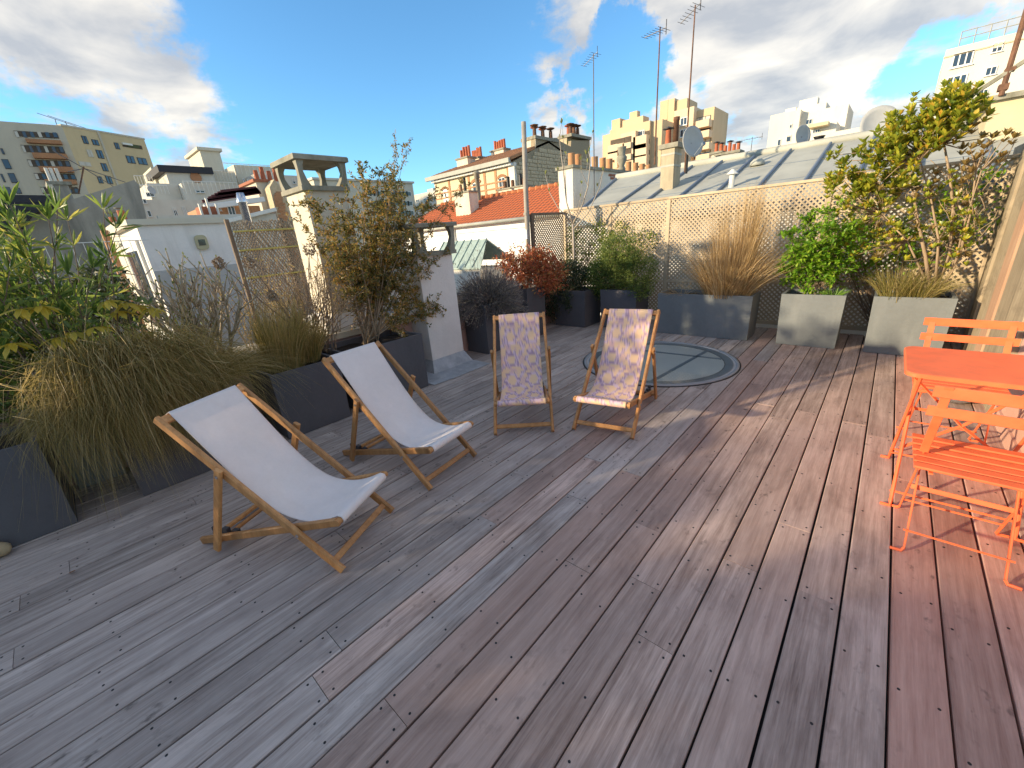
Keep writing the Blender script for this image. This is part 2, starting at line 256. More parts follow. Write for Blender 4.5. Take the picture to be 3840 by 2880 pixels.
# ------------------------------------------------------------------ geometry helpers
class MB:
    def __init__(s): s.v = []; s.f = []; s.mi = []
    def add(s, vs, fs):
        o = len(s.v); s.v.extend([tuple(v) for v in vs]); s.f.extend([tuple(i+o for i in f) for f in fs]); return s
    def box(s, a, b):
        x0, y0, z0 = (min(a[i], b[i]) for i in range(3)); x1, y1, z1 = (max(a[i], b[i]) for i in range(3))
        return s.add([(x0,y0,z0),(x1,y0,z0),(x1,y1,z0),(x0,y1,z0),(x0,y0,z1),(x1,y0,z1),(x1,y1,z1),(x0,y1,z1)],
              [(3,2,1,0),(4,5,6,7),(0,1,5,4),(1,2,6,5),(2,3,7,6),(3,0,4,7)])
    def cham(s, a, b, c, e=.4):  # box with chamfered top edges
        x0,y0,z0 = a; x1,y1,z1 = b
        return s.add([(x0,y0,z0),(x1,y0,z0),(x1,y1,z0),(x0,y1,z0),(x0,y0,z1-c),(x1,y0,z1-c),(x1,y1,z1-c),(x0,y1,z1-c),(x0+c,y0+c*e,z1),(x1-c,y0+c*e,z1),(x1-c,y1-c*e,z1),(x0+c,y1-c*e,z1)],
              [(3,2,1,0),(0,1,5,4),(1,2,6,5),(2,3,7,6),(3,0,4,7),(4,5,9,8),(5,6,10,9),(6,7,11,10),(7,4,8,11),(8,9,10,11)])
    def bar(s, p, q, side, w, h, b=.12):  # bar p->q; w along side, h across; softened corners
        p, q = Vector(p), Vector(q); d = (q-p).normalized(); sv = Vector(side); sv = (sv-d*sv.dot(d)).normalized(); n = d.cross(sv)
        c = min(w, h)*b; prof = [(w/2-c,h/2),(w/2,h/2-c),(w/2,-h/2+c),(w/2-c,-h/2),(-w/2+c,-h/2),(-w/2,-h/2+c),(-w/2,h/2-c),(-w/2+c,h/2)]
        vs = [p+sv*a+n*e for a, e in prof]+[q+sv*a+n*e for a, e in prof]
        return s.add(vs, [(i,(i+1)%8,8+(i+1)%8,8+i) for i in range(8)]+[tuple(range(7,-1,-1)), tuple(range(8,16))])
    def tube(s, pts, r, seg=6, cap=True):
        pts = [Vector(p) for p in pts]; n = len(pts); rs = r if isinstance(r, (list, tuple)) else [r]*n; o = len(s.v); prev = None
        for i, p in enumerate(pts):
            d = (pts[min(i+1,n-1)]-pts[max(i-1,0)]); d = d.normalized() if d.length > 1e-9 else Vector((0,0,1))
            a = Vector((0,0,1)) if abs(d.z) < .9 else Vector((1,0,0))
            if prev is not None: a = prev
            x = (a-d*a.dot(d)); x = x.normalized() if x.length > 1e-6 else d.orthogonal().normalized(); prev = x; y = d.cross(x)
            for k in range(seg):
                t = 2*math.pi*k/seg; s.v.append(tuple(p+(x*math.cos(t)+y*math.sin(t))*rs[i]))
        for i in range(n-1):
            for k in range(seg): s.f.append((o+i*seg+k, o+i*seg+(k+1)%seg, o+(i+1)*seg+(k+1)%seg, o+(i+1)*seg+k))
        if cap: s.f.append(tuple(o+k for k in range(seg-1,-1,-1))); s.f.append(tuple(o+(n-1)*seg+k for k in range(seg)))
        return s
    def lathe(s, c, prof, seg=14):  # prof: (r, z)
        c = Vector(c); o = len(s.v)
        for r, z in prof:
            for k in range(seg): t = 2*math.pi*k/seg; s.v.append((c.x+r*math.cos(t), c.y+r*math.sin(t), c.z+z))
        for i in range(len(prof)-1):
            for k in range(seg): s.f.append((o+i*seg+k, o+i*seg+(k+1)%seg, o+(i+1)*seg+(k+1)%seg, o+(i+1)*seg+k))
        s.f.append(tuple(o+k for k in range(seg-1,-1,-1))); s.f.append(tuple(o+(len(prof)-1)*seg+k for k in range(seg))); return s
    def prism(s, poly, vec):
        n = len(poly); vec = Vector(vec); P = [Vector(p) for p in poly]
        return s.add(P+[p+vec for p in P], [tuple(range(n)), tuple(range(2*n-1, n-1, -1))]+[(i, n+i, n+(i+1)%n, (i+1)%n) for i in range(n)])
    def leaf(s, p, d, n, l, w):
        d = d.normalized(); sd_ = d.cross(n); sd_ = sd_.normalized() if sd_.length > 1e-5 else d.orthogonal().normalized(); nn_ = sd_.cross(d)
        m = p+d*(l*.42)-nn_*(l*.03); tip = p+d*l-nn_*(l*.12)
        o = len(s.v); s.v.extend([tuple(p), tuple(m+sd_*(w/2)+nn_*w*.18), tuple(tip), tuple(m-sd_*(w/2)+nn_*w*.18)]); s.f.extend([(o,o+1,o+2), (o,o+2,o+3)])
    def biga(s, p, d, n, l, w, droop=.12):
        d = d.normalized(); sd_ = d.cross(n); sd_ = sd_.normalized() if sd_.length > 1e-5 else d.orthogonal().normalized(); nn_ = sd_.cross(d); o = len(s.v)
        a = p+d*l*.3-nn_*l*droop*.1; b = p+d*l*.68-nn_*l*droop*.45; tip = p+d*l-nn_*l*droop
        s.v.extend(tuple(x) for x in (p, a+sd_*w*.4+nn_*w*.12, a, a-sd_*w*.4+nn_*w*.12, b+sd_*w*.46+nn_*w*.12, b, b-sd_*w*.46+nn_*w*.12, tip))
        s.f.extend([(o,o+1,o+2),(o,o+2,o+3),(o+1,o+4,o+5,o+2),(o+2,o+5,o+6,o+3),(o+4,o+7,o+5),(o+5,o+7,o+6)])
    def blade(s, pts, w):
        o = len(s.v); n = len(pts); dr = (pts[-1]-pts[0]); sv = dr.cross(Vector((uni(-1,1), uni(-1,1), uni(-.3,.3)))); sv = sv.normalized() if sv.length > 1e-6 else Vector((1,0,0))
        for i, p in enumerate(pts):
            ww = w*(1-.85*(i/(n-1))**1.5)*.5; s.v.append(tuple(p-sv*ww)); s.v.append(tuple(p+sv*ww))
        for i in range(n-1): s.f.append((o+2*i, o+2*i+1, o+2*i+3, o+2*i+2))
    def mesh(s, name): 
        m = bpy.data.meshes.new(name); m.from_pydata(s.v, [], s.f); m.update(); return m
def link(name, me, m, parent=None):
    o = bpy.data.objects.new(name, me); COL.objects.link(o)
    if m is not None and me is not None and not me.materials: me.materials.append(m)
    if parent is not None: o.parent = parent
    return o
def obj(name, mb, m, parent=None, smooth=False, stuff=False):
    me = mb.mesh(name)
    if smooth: me.polygons.foreach_set('use_smooth', [True]*len(me.polygons))
    o = link(name, me, m, parent)
    if stuff: o['kind'] = 'stuff'
    return o
def tag(o, label, cat, group=None):
    o['label'] = label; o['category'] = cat
    if group: o['group'] = group
    return o
def thing(name, label, cat, loc=(0,0,0), rz=0, group=None):
    o = bpy.data.objects.new(name, None); COL.objects.link(o); o.location = loc; o.rotation_euler = (0,0,rz); o.empty_display_size = .1; return tag(o, label, cat, group)
def struct(o): o['kind'] = 'structure'; return o
def dup(root, loc, rz, label):
    def rec(o, par):
        c = o.copy(); COL.objects.link(c)
        if par is not None: c.parent = par
        for ch in o.children: rec(ch, c)
        return c
    r = rec(root, None); r.location = loc; r.rotation_euler = (0,0,rz); r['label'] = label; return r
def V(*a): return Vector(a)
def bxo(name, a, b, m, parent=None): return obj(name, MB().box(a, b), m, parent)
WROOT = {}
def wthing(name, label, cat, loc, group=None):  # root empty at the thing's base whose parts are given in world coordinates
    o = thing(name, label, cat, loc, 0, group); WROOT[o.name] = Vector(loc); return o
_link = link
def link(name, me, m, parent=None):
    o = _link(name, me, m, parent)
    if parent is not None and parent.name in WROOT: o.location = -WROOT[parent.name]
    return o
# ------------------------------------------------------------------ setting: ground far below, deck
struct(bxo('ground', (-900, -500, -16.2), (900, 1200, -16), M_ground))
PW = .15; GX = .2597
def gapx(k): return GX-PW*k
deck = struct(bxo('deck', (-4.36, -1.9, -.06), (1.9, 6.72, -.03), M_sub))
joints = {}
for px, py in [(1470,2655),(1250,2398),(2771,2116),(2978,1978),(2162,2123),(2426,1976),(74,2260),(51,2467),(1830,1728),(1951,1782),(2157,1865),(1705,1878),(1830,1949),(2217,1721),(2367,1775),(1503,1764),(1314,1935),(3070,2242),(2840,1352),(1290,2020)]:
    p = az(px, py, 0); k = math.floor((GX-p.x)/PW); joints.setdefault(k, []).append(p.y)
screws = MB()
for k in range(-11, 31):
    x1, x0 = gapx(k)-uni(.003,.005), gapx(k+1)+uni(.003,.005)
    ys = sorted(joints.get(k, []))
    y = -1.85; cuts = []
    lo = ys[0] if ys else uni(.2, 2.2)
    c = lo
    while c > -1.5: cuts.append(c); c -= uni(1.9, 2.9)
    for e in ys[1:]: cuts.append(e)
    c = max(cuts+[lo])+uni(1.9, 2.9)
    while c < 6.2: cuts.append(c); c += uni(1.9, 2.9)
    cuts = [-1.85]+sorted(cuts)+[6.66]
    for a, b in zip(cuts, cuts[1:]):
        if b-a < .12: continue
        dz = uni(-.0015, .0012); cx, cyy = (x0+x1)/2, (a+b)/2
        o = obj('plank', MB().cham((x0-cx, a-cyy+.0009, -.028), (x1-cx, b-cyy-.0009, 0), .0035, .1), M_decks[min(2, max(0, int((cx+2.6+uni(-.5,.5))/1.5)))], deck); o.location = (cx, cyy, dz)  # boards step redder to the right, imitating the glow there
        n = max(1, round((b-a)/.52)); sy = [a+.03+(b-a-.06)*i/n for i in range(n+1)]
        for yy in sy:
            for xx in (x0+.025, x1-.025):
                if abs(xx+1.83)**2+abs(yy-4.52)**2 < .92**2: continue
                screws.lathe((xx+uni(-.004,.004), yy+uni(-.006,.006), dz-.002), [(.0048,0),(.0048,.0028),(.003,.0031)], 8)
obj('deck_screws', screws, M_black, deck, stuff=True)
# round walk-on skylight let into the deck
C0 = V(-1.83, 4.52, 0); sk = wthing('round_skylight', 'round glazed roof light with grey rim let into the deck behind the floral chair', 'skylight', C0)
def ring(r0_, r1_, z0, z1, seg=64):
    mb = MB()
    for k in range(seg):
        a, b = 2*math.pi*k/seg, 2*math.pi*(k+1)/seg
        P = [C0+V(r*math.cos(t), r*math.sin(t), z) for z in (z0, z1) for t in (a, b) for r in (r0_, r1_)]
        mb.add(P, [(4,5,7,6),(1,3,7,5),(0,4,6,2)])
    return mb
obj('rim', ring(.825, .86, 0, .012), metal('grey_rim', (.30,.32,.34), .45), sk, True); obj('rubber_seal', ring(.858, .875, 0, .006), M_black, sk)
obj('inner_rim', ring(.72, .826, 0, .006), metal('grey_frit', (.42, .42, .42), .4), sk)
obj('blind', MB().prism([C0+V(.71*math.cos(t*math.pi/24), .71*math.sin(t*math.pi/24), .004) for t in range(48)], (0,0,-.002)), plaster('pale_sky_reflection', (.92, .84, .75), .05, 2), sk)  # pale disc under the glass: reflected sky put into its colour
for d_, of in ((V(1,.06,0), .33), (V(.10,1,0), -.30)):
    d_ = d_.normalized(); nrm = V(-d_.y, d_.x, 0); hl = math.sqrt(.71**2-of**2); c = C0+nrm*of+V(0,0,.0055)
    obj('glazing_bar', MB().bar(c-d_*hl, c+d_*hl, nrm, .045, .003), metal('grey_bar', (.36, .37, .38), .4), sk)
mg, tg, bg = mat('clear_roof_glass'); tg.nodes.remove(bg)
fr = nn(tg, 'ShaderNodeFresnel'); fr.inputs[0].default_value = 1.5; tb = nn(tg, 'ShaderNodeBsdfTransparent'); tb.inputs[0].default_value = (.82,.88,.9,1); gb = nn(tg, 'ShaderNodeBsdfGlossy'); gb.inputs['Roughness'].default_value = .04
mx = nn(tg, 'ShaderNodeMixShader'); tg.links.new(fr.outputs[0], mx.inputs[0]); tg.links.new(tb.outputs[0], mx.inputs[1]); tg.links.new(gb.outputs[0], mx.inputs[2]); tg.links.new(mx.outputs[0], tg.nodes['Material Output'].inputs[0])
obj('glass', MB().add([C0+V(.80*math.cos(t*math.pi/32), .80*math.sin(t*math.pi/32), .011) for t in range(64)], [tuple(range(64))]), mg, sk)
# ------------------------------------------------------------------ unseen wall added behind the viewpoint to throw shade over the near deck
hb = wthing('shade_wall', 'unseen rendered wall with zinc coping, added behind the viewpoint to shade the deck', 'wall', (0,-3.2,-3))
bxo('wall', (-13,-3.5,-3), (6,-3.2,1.06), M_white, hb); bxo('coping', (-13.05,-3.55,1.06), (6.05,-3.15,1.11), M_zinc, hb)
# ------------------------------------------------------------------ parapet, chimneys
pw = wthing('parapet_wall', 'low pink rendered parapet with pale coping along the left deck edge', 'wall', (-4.5,2,-3))
bxo('wall', (-4.78,-2.6,-3), (-4.36,6.5,.62), M_pink, pw)
for i in range(9): bxo('coping_stone', (-4.84,-2.6+i*1.01,.62), (-4.32,-2.6+i*1.01+.995,.68+uni(0,.006)), M_chim, pw)
def chimney_cap(par, x0, x1, y0, y1, zb, zt, th, ov, m):
    """concrete cap: base plate, four flared legs, slab"""
    obj('cap_base', MB().add([(x0,y0,zb),(x1,y0,zb),(x1,y1,zb),(x0,y1,zb),(x0,y0,zb+.045),(x1,y0,zb+.045),(x1,y1,zb+.045),(x0,y1,zb+.045)], [(3,2,1,0),(4,5,6,7),(0,1,5,4),(1,2,6,5),(2,3,7,6),(3,0,4,7)]), m, par)
    h = zt-th-(zb+.045); s = .052
    for (cx, sx) in ((x0, 1), (x1, -1)):
        for (cy_, sy) in ((y0, 1), (y1, -1)):
            mb = MB(); P = []
            for (f, w) in ((0, 1.9), (.25, 1.25), (.55, .82), (.8, .95), (1, 1.35)):
                z = zb+.045+h*f; e = .012*f
                P += [(cx+sx*(.01-e), cy_+sy*(.01-e), z), (cx+sx*(.01+s*w), cy_+sy*(.01-e), z), (cx+sx*(.01+s*w), cy_+sy*(.01+s*w), z), (cx+sx*(.01-e), cy_+sy*(.01+s*w), z)]
            fs = [(i*4+k, i*4+(k+1)%4, i*4+4+(k+1)%4, i*4+4+k) for i in range(4) for k in range(4)]+[(3,2,1,0),(16,17,18,19)]
            obj('cap_leg', mb.add(P, fs), m, par)
    obj('cap_slab', MB().cham((x0-ov,y0-ov,zt-th), (x1+ov,y1+ov,zt), .012), m, par)
ch = wthing('tall_chimney', 'tall cream rendered chimney stack with a four-legged concrete cap, behind the bronze shrub', 'chimney', (-4.84,2.28,-3))
bxo('stack', (-5.08,2.05,-3), (-4.6,2.50,2.13), M_chim, ch)
obj('plinth', MB().add([(-5.3,1.86,.60),(-4.42,1.86,.60),(-4.42,2.72,.60),(-5.3,2.72,.60),(-5.3,1.86,.72),(-4.42,1.86,.72),(-4.42,2.72,.72),(-5.3,2.72,.72),(-5.10,2.03,.84),(-4.58,2.03,.84),(-4.58,2.52,.84),(-5.10,2.52,.84)], [(0,1,5,4),(1,2,6,5),(2,3,7,6),(3,0,4,7),(4,5,9,8),(5,6,10,9),(6,7,11,10),(7,4,8,11),(8,9,10,11)]), M_pil, ch)
chimney_cap(ch, -5.115, -4.565, 2.015, 2.535, 2.13, 2.46, .05, .03, M_conc)
pc = wthing('short_chimney', 'short white painted chimney with a concrete cap rising from the deck edge', 'chimney', (-4.3,3.15,-3))
bxo('stack', (-4.62,2.90,-3), (-4.03,3.42,1.38), M_pil, pc)
obj('flared_foot', MB().add([(-4.62,2.86,0),(-3.90,2.80,0),(-3.90,3.46,0),(-4.62,3.42,0),(-4.62,2.9,.14),(-4.027,2.897,.14),(-4.027,3.423,.14),(-4.62,3.423,.14),(-3.72,2.7,.0),(-3.72,3.5,.0)], [(0,1,5,4),(1,2,6,5),(2,3,7,6),(4,5,6,7)]), M_flash, pc)
obj('flashing', MB().prism([(-4.35,2.56,.005),(-3.60,2.56,.005),(-3.57,2.9,.006),(-3.59,3.46,.005),(-4.35,3.47,.005)], (0,0,.006)), M_flash, pc)
chimney_cap(pc, -4.66, -3.985, 2.865, 3.465, 1.38, 1.74, .045, .03, M_conc)
# ------------------------------------------------------------------ planters
def planter(label, x0, x1, y0, y1, h, m, group=None):
    p = wthing('planter', label, 'planter', ((x0+x1)/2, (y0+y1)/2, 0), group); t = .028; i = .012
    mb = MB(); z1 = h
    O = [(x0+i,y0+i,.004),(x1-i,y0+i,.004),(x1-i,y1-i,.004),(x0+i,y1-i,.004)]; T = [(x0,y0,z1),(x1,y0,z1),(x1,y1,z1),(x0,y1,z1)]
    I = [(x0+t,y0+t,z1),(x1-t,y0+t,z1),(x1-t,y1-t,z1),(x0+t,y1-t,z1)]; B = [(x,y,z1-.12) for x, y, _ in I]
    mb.add(O+T+I+B, [(3,2,1,0)]+[(k,(k+1)%4,4+(k+1)%4,4+k) for k in range(4)]+[(4+k,4+(k+1)%4,8+(k+1)%4,8+k) for k in range(4)]+[(8+k,8+(k+1)%4,12+(k+1)%4,12+k) for k in range(4)])
    obj('shell', mb, m, p)
    sb = MB(); n = 8; o = []
    for a in range(n+1):
        for b in range(n+1): o.append((x0+t+(x1-x0-2*t)*a/n, y0+t+(y1-y0-2*t)*b/n, z1-.06+uni(-.02,.02)))
    sb.add(o, [(a*(n+1)+b, (a+1)*(n+1)+b, (a+1)*(n+1)+b+1, a*(n+1)+b+1) for a in range(n) for b in range(n)])
    obj('soil', sb, M_soil, p); return p
GL, GB = 'planters along the left edge', 'planters along the lattice'
planter('charcoal planter cut by the left picture edge', -4.2, -3.64, -1.1, -.33, .60, M_dark, GL)
planter('set-back grey planter half hidden under the hanging feather grass', -4.3, -4.21, -.32, -.03, .50, M_grey, GL)
planter('charcoal planter behind the nearest white deck chair, under feather grass', -4.28, -3.64, -.02, .62, .58, M_dark, GL)
planter('charcoal planter of tan grass between the two white deck chairs', -4.25, -3.64, .98, 1.58, .60, M_dark, GL)
planter('charcoal planter of the bronze shrub beside the short white chimney', -4.25, -3.64, 1.66, 2.53, .61, M_dark, GL)
planter('tall charcoal planter under the grey lavender mound', -4.34, -3.90, 3.76, 4.2, .69, M_dark, GB)
planter('tall charcoal planter under the red-leaved nandina', -4.34, -3.90, 4.66, 5.1, .77, M_dark, GB)
planter('charcoal corner planter with dark evergreen spilling down its side', -4.15, -3.53, 5.66, 6.18, .60, M_dark, GB)
planter('charcoal planter of rosemary behind the left floral deck chair', -3.33, -2.72, 5.80, 6.26, .61, M_dark, GB)
planter('long low grey planter of tall straw grass beside the skylight', -2.39, -1.17, 5.80, 6.24, .58, M_grey, GB)
planter('square grey planter of bright green shrub, dappled by sun', -.87, -.26, 5.80, 6.26, .62, M_grey, GB)
planter('grey planter behind the orange table, holding the glossy tall shrub', -.03, .59, 5.80, 6.26, .62, M_grey, GB)
# ------------------------------------------------------------------ lattice fence
def clip(p, d, w, h):
    t0, t1 = -1e9, 1e9
    for c, dd, m in ((p[0], d[0], w), (p[1], d[1], h)):
        a, b = (0-c)/dd, (m-c)/dd
        if a > b: a, b = b, a
        t0, t1 = max(t0, a), min(t1, b)
    return (t0, t1) if t1-t0 > .015 else None
def lattice(par, org, u, w, z0, h, nrm):
    """crossed diagonal laths between posts, two layers"""
    org = Vector(org); u = Vector(u); s = .063; lw = .0215; th = .006
    for layer, sg in ((0, 1), (1, -1)):
        mb = MB(); k = -math.ceil(h/s)-1
        while k*s < w+h:
            p = (k*s, 0) if sg > 0 else (k*s, 0); d = (1, 1) if sg > 0 else (-1, 1)
            r = clip(p, d, w, h); k += 1
            if not r: continue
            a, b = [org+u*(p[0]+d[0]*t)+V(0,0,z0+p[1]+d[1]*t)+nrm*(layer*th*1.05+uni(0,.001)) for t in r]
            mb.bar(a, b, nrm, th, lw, .05)
        obj('lath_layer', mb, M_lat, par, stuff=True)
YL = 6.65; ny = V(0,-1,0)
posts = [-4.55, -3.62, -2.63, -.66, .80]
names = ['narrow lattice panel in the far corner behind the bare sapling', 'lattice panel behind the rosemary planter', 'wide lattice panel behind the tall straw grass', 'lattice panel behind the glossy shrub at the right end']
for i, (a, b) in enumerate(zip(posts, posts[1:])):
    lp = wthing('lattice_fence', names[i]+', weathered wood', 'lattice fence', ((a+b)/2, YL, 0), 'lattice panels along the back')
    lattice(lp, (a+.035, YL, 0), (1,0,0), b-a-.07, .10, .52, ny); lattice(lp, (a+.035, YL, 0), (1,0,0), b-a-.07, .66, 1.20, ny)
    obj('post', MB().bar((a, YL+.015, 0), (a, YL+.015, 1.86), (1,0,0), .068, .068), M_lat, lp)
    if i == 3: obj('post', MB().bar((b, YL+.015, 0), (b, YL+.015, 1.86), (1,0,0), .068, .068), M_lat, lp)
    for z, hh in ((1.875, .035), (.64, .04), (.08, .05)): obj('rail', MB().bar((a, YL, z), (b, YL, z), (0,1,0), .06 if z > 1 else .03, hh), M_lat, lp)
lp = wthing('lattice_fence', 'short side lattice panel in shade beside the grey pole', 'lattice fence', (-4.55,6.1,0), 'lattice panels along the back')
lattice(lp, (-4.55, 5.72, 0), (0,1,0), .88, .30, 1.50, V(1,0,0))
obj('post', MB().bar((-4.55,5.69,0), (-4.55,5.69,1.83), (1,0,0), .06, .06), M_bark, lp); obj('rail', MB().bar((-4.55,5.69,1.83), (-4.55,6.65,1.83), (1,0,0), .05, .04), M_bark, lp); obj('rail', MB().bar((-4.55,5.69,.27), (-4.55,6.65,.27), (1,0,0), .03, .04), M_bark, lp)
po = wthing('utility_pole', 'tall grey round pole standing at the corner of the lattice', 'pole', (-4.60,5.58,0))
obj('pole', MB().tube([(-4.60,5.58,0),(-4.585,5.595,1.5),(-4.57,5.60,2.2),(-4.55,5.62,3.15)], [.045,.043,.040,.038], 12), M_pole, po, True)
obj('collar', MB().tube([(-4.585,5.596,1.82),(-4.583,5.597,1.86)], .05, 12), M_pole, po); obj('cable_box', MB().box((-4.60,5.53,1.45),(-4.55,5.56,1.60)), M_pvc, po)
obj('cable', MB().tube([(-4.56,5.55,1.5),(-4.55,5.545,1.2),(-4.57,5.54,.9),(-4.56,5.54,.4),(-4.57,5.545,.02)], .006, 5), M_black, po)
# ------------------------------------------------------------------ right-hand timber wall
rw = wthing('timber_wall', 'wall of rough upright planks behind the orange chair, at the right edge', 'wall', (.8,5.5,0))
bxo('backing', (.83,4.32,0), (.98,7.4,2.0), M_plank, rw)
for (a, b, x, m) in ((6.30,6.60,.79,M_plank),(6.12,6.295,.765,M_plank),(5.52,6.115,.785,M_plank),(5.24,5.515,.76,M_redw),(4.79,5.235,.775,M_plank),(4.33,4.785,.77,M_plank)):
    bl = MB(); n = 14 if a > 6.2 else 2  # ragged end board at the corner
    ys = [b]*n
    P0 = [(x, a, 2.0*k/(n-1)) for k in range(n)]; P1 = [(x, b-(uni(-.03,.035) if n > 2 else 0), 2.0*k/(n-1)) for k in range(n)]
    vs = P0+P1+[(.829, p[1], p[2]) for p in P0]+[(.829, p[1], p[2]) for p in P1]
    fs = []
    for k in range(n-1): fs += [(k, k+1, n+k+1, n+k), (n+k, n+k+1, 3*n+k+1, 3*n+k), (k+1, k, 2*n+k, 2*n+k+1)]
    fs += [(n-1, 2*n+n-1, 3*n+n-1, n+n-1)]
    obj('plank', bl.add(vs, fs), m, rw)
obj('tap', MB().tube([(.77,4.52,.42),(.70,4.52,.42),(.67,4.52,.38)], .012, 8), M_ant, rw)
pn = wthing('tinted_panel', 'pale wall panel beside the orange table at the right edge, warm glow put into its pink colour', 'wall', (.8,3,0))
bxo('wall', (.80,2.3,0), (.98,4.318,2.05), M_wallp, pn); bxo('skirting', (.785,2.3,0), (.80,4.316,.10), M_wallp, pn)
# ------------------------------------------------------------------ deck chairs
def leafy_print():
    """repeat of lilac feather leaves in wreaths on peach cloth, as a function of cloth position (metres)"""
    L = []
    for cx, cy in ((.11, .10), (.33, .10)):
        for k in range(6):
            t = k*math.pi/3+.25; L.append((cx+.058*math.cos(t), cy+.062*math.sin(t), t+math.pi/2+.35, .050, .0165, 0))
    for cx, cy, a in ((.22,.17,.6),(.02,.18,-.7),(.42,.03,.9),(.22,.03,2.2)): L.append((cx, cy, a, .062, .018, 0))
    for cx, cy, a in ((.22,.10,1.5),(.0,.10,1.5),(.44,.10,1.5),(.11,.20,.3),(.33,.20,-.3),(.11,.0,.3),(.33,.0,-.3)): L.append((cx, cy, a, .055, .026, 1))
    def f(u, v):
        v = v % .215; c = (.92, .64, .40); best = 0
        for x, y, a, l, w, kind in L:
            for yy in (y, y-.215, y+.215):
                dx, dy = u-x, v-yy
                if dx*dx+dy*dy > .005: continue
                s, t = dx*math.cos(a)+dy*math.sin(a), -dx*math.sin(a)+dy*math.cos(a); r = (s/l)**2+(t/w)**2
                if kind == 1 and r < 1 and best < 1:
                    if math.sin(t*420+s*60) > -.35: c = (.80, .52, .49); best = 1
                elif kind == 0 and r < 1:
                    best = 2; c = (.82, .60, .66) if r < .66 else (.50, .32, .42)
                    if abs(t) < .0022: c = (.52, .34, .44)
        return c
    return f
mf, tf, bf = mat('peach_and_lilac_printed_canvas'); at_ = nn(tf, 'ShaderNodeVertexColor'); at_.layer_name = 'print'; tf.links.new(at_.outputs[0], bf.inputs['Base Color']); bf.inputs['Roughness'].default_value = .9; thin(mf, .2)
def bez(P, t):
    a = (1-t); return P[0]*a**3+P[1]*3*a*a*t+P[2]*3*a*t*t+P[3]*t**3
def deckchair(label, floral, loc, rz, group):
    c = thing('deck_chair', label, 'deck chair', loc, rz, group); sx = V(1,0,0)
    xb, xs, xp = .236, .208, .262
    top, foot = V(0,.885,.815), V(0,-.01,0.012); dr = (top-foot).normalized()
    piv = foot.lerp(top, .24); pst = foot.lerp(top, .645)
    sf, sr = V(0,-.03,.292), V(0,.97,.022)
    sdir = (sr-sf).normalized()
    for s in (-1, 1):
        e = V(s*xb, 0, 0)
        obj('back_rail', MB().bar(foot+e, top+e, sx, .024, .046, .25), M_teak, c)
        e = V(s*xs, 0, 0); obj('seat_rail', MB().bar(sf+e, sr+e, sx, .024, .044, .25), M_teak, c)
        e = V(s*xp, 0, 0); obj('strut', MB().bar(pst+e+V(0,-.012,.035), V(s*xp,.79,.035), sx, .022, .042, .25), M_teak, c)
        obj('bolt', MB().tube([piv+V(s*(xb+.011),0,0), piv+V(s*(xb+.016),0,0)], .009, 8), M_steel, c)
        obj('bolt', MB().tube([pst+V(s*(xp+.010),0,0), pst+V(s*(xp+.015),0,0)], .009, 8), M_steel, c)
        nb = MB(); b0 = sr.lerp(sf, .10)+V(s*(xs-.02),0,.03)
        for k in range(3): nb.box(b0+V(-.012,-.03-k*.075,0), b0+V(.012,.005-k*.075,.042))
        nb.box(b0+V(-.012,-.185,-.012), b0+V(.012,.01,.004)); obj('notch_block', nb, M_teakn, c)
    obj('top_bar', MB().bar(top+V(-xb,-.03,-.012), top+V(xb,-.03,-.012), dr, .045, .022, .2), M_teak, c)
    fb = foot.lerp(top, .055); obj('foot_bar', MB().bar(fb+V(-xb,0,0), fb+V(xb,0,0), dr, .034, .02, .2), M_teak, c)
    obj('seat_bar', MB().tube([sf+V(-xs-.012,0,.0), sf+V(xs+.012,0,0)], .017, 10), M_teak, c)
    obj('strut_bar', MB().tube([V(-xp,.80,.06), V(xp,.80,.06)], .012, 8), M_teak, c); obj('rear_bar', MB().bar(sr+V(-xs,-.06,.01), sr+V(xs,-.06,.01), sdir, .04, .02, .2), M_teak, c)
    # cloth: over the top bar, slack curve, round the front bar
    P = [top+V(0,-.045,-.004), V(0,.50,.37), V(0,.36,.115), sf+V(0,.01,.021)]
    prof = [top+V(0,-.005,-.045), top+V(0,-.006,.004), top+V(0,-.03,.018)]+[bez(P, i/46) for i in range(47)]+[sf+V(0,-.012,.017), sf+V(0,-.021,.0), sf+V(0,-.014,-.017), sf+V(0,.004,-.02)]
    hw = .192; nx = 44; n = len(prof); vs = []; uv = []; d = 0
    for i, p in enumerate(prof):
        if i: d += (p-prof[i-1]).length
        t = min(1, max(0, (i-3)/46)); pinch = .010*math.sin(math.pi*t)
        for j in range(nx+1):
            x = -1+2*j/nx; vs.append(p+V(x*(hw-pinch), 0, -.010*math.sin(math.pi*t)*(1-x*x)+(.0018*math.sin(x*9+t*14)+.0022*math.sin(x*3+t*31+1)*max(0,t-.55))*math.sin(math.pi*t))); uv.append(((x+1)*.21, d))
    # finer sampling of the print: subdivide along the length by repeating rows
    mb = MB().add(vs, [(i*(nx+1)+j, i*(nx+1)+j+1, (i+1)*(nx+1)+j+1, (i+1)*(nx+1)+j) for i in range(n-1) for j in range(nx)])
    o = obj('cloth', mb, mf if floral else M_canvas, c, True)
    for ja, jb in ((0, 3), (nx-3, nx)):  # turned side hems
        hv = [vs[i*(nx+1)+j]+V(0,-.0012,.0014) for i in range(2, n-3) for j in (ja, jb)]
        if not floral: obj('hem', MB().add(hv, [(2*i, 2*i+1, 2*i+3, 2*i+2) for i in range(n-6)]), M_canvas, o, True)
    if floral:
        me = o.data; ca = me.color_attributes.new('print', 'FLOAT_COLOR', 'POINT'); f = leafy_print()
        ca.data.foreach_set('color', [x for u, v in uv for x in (*f(u, v), 1)])
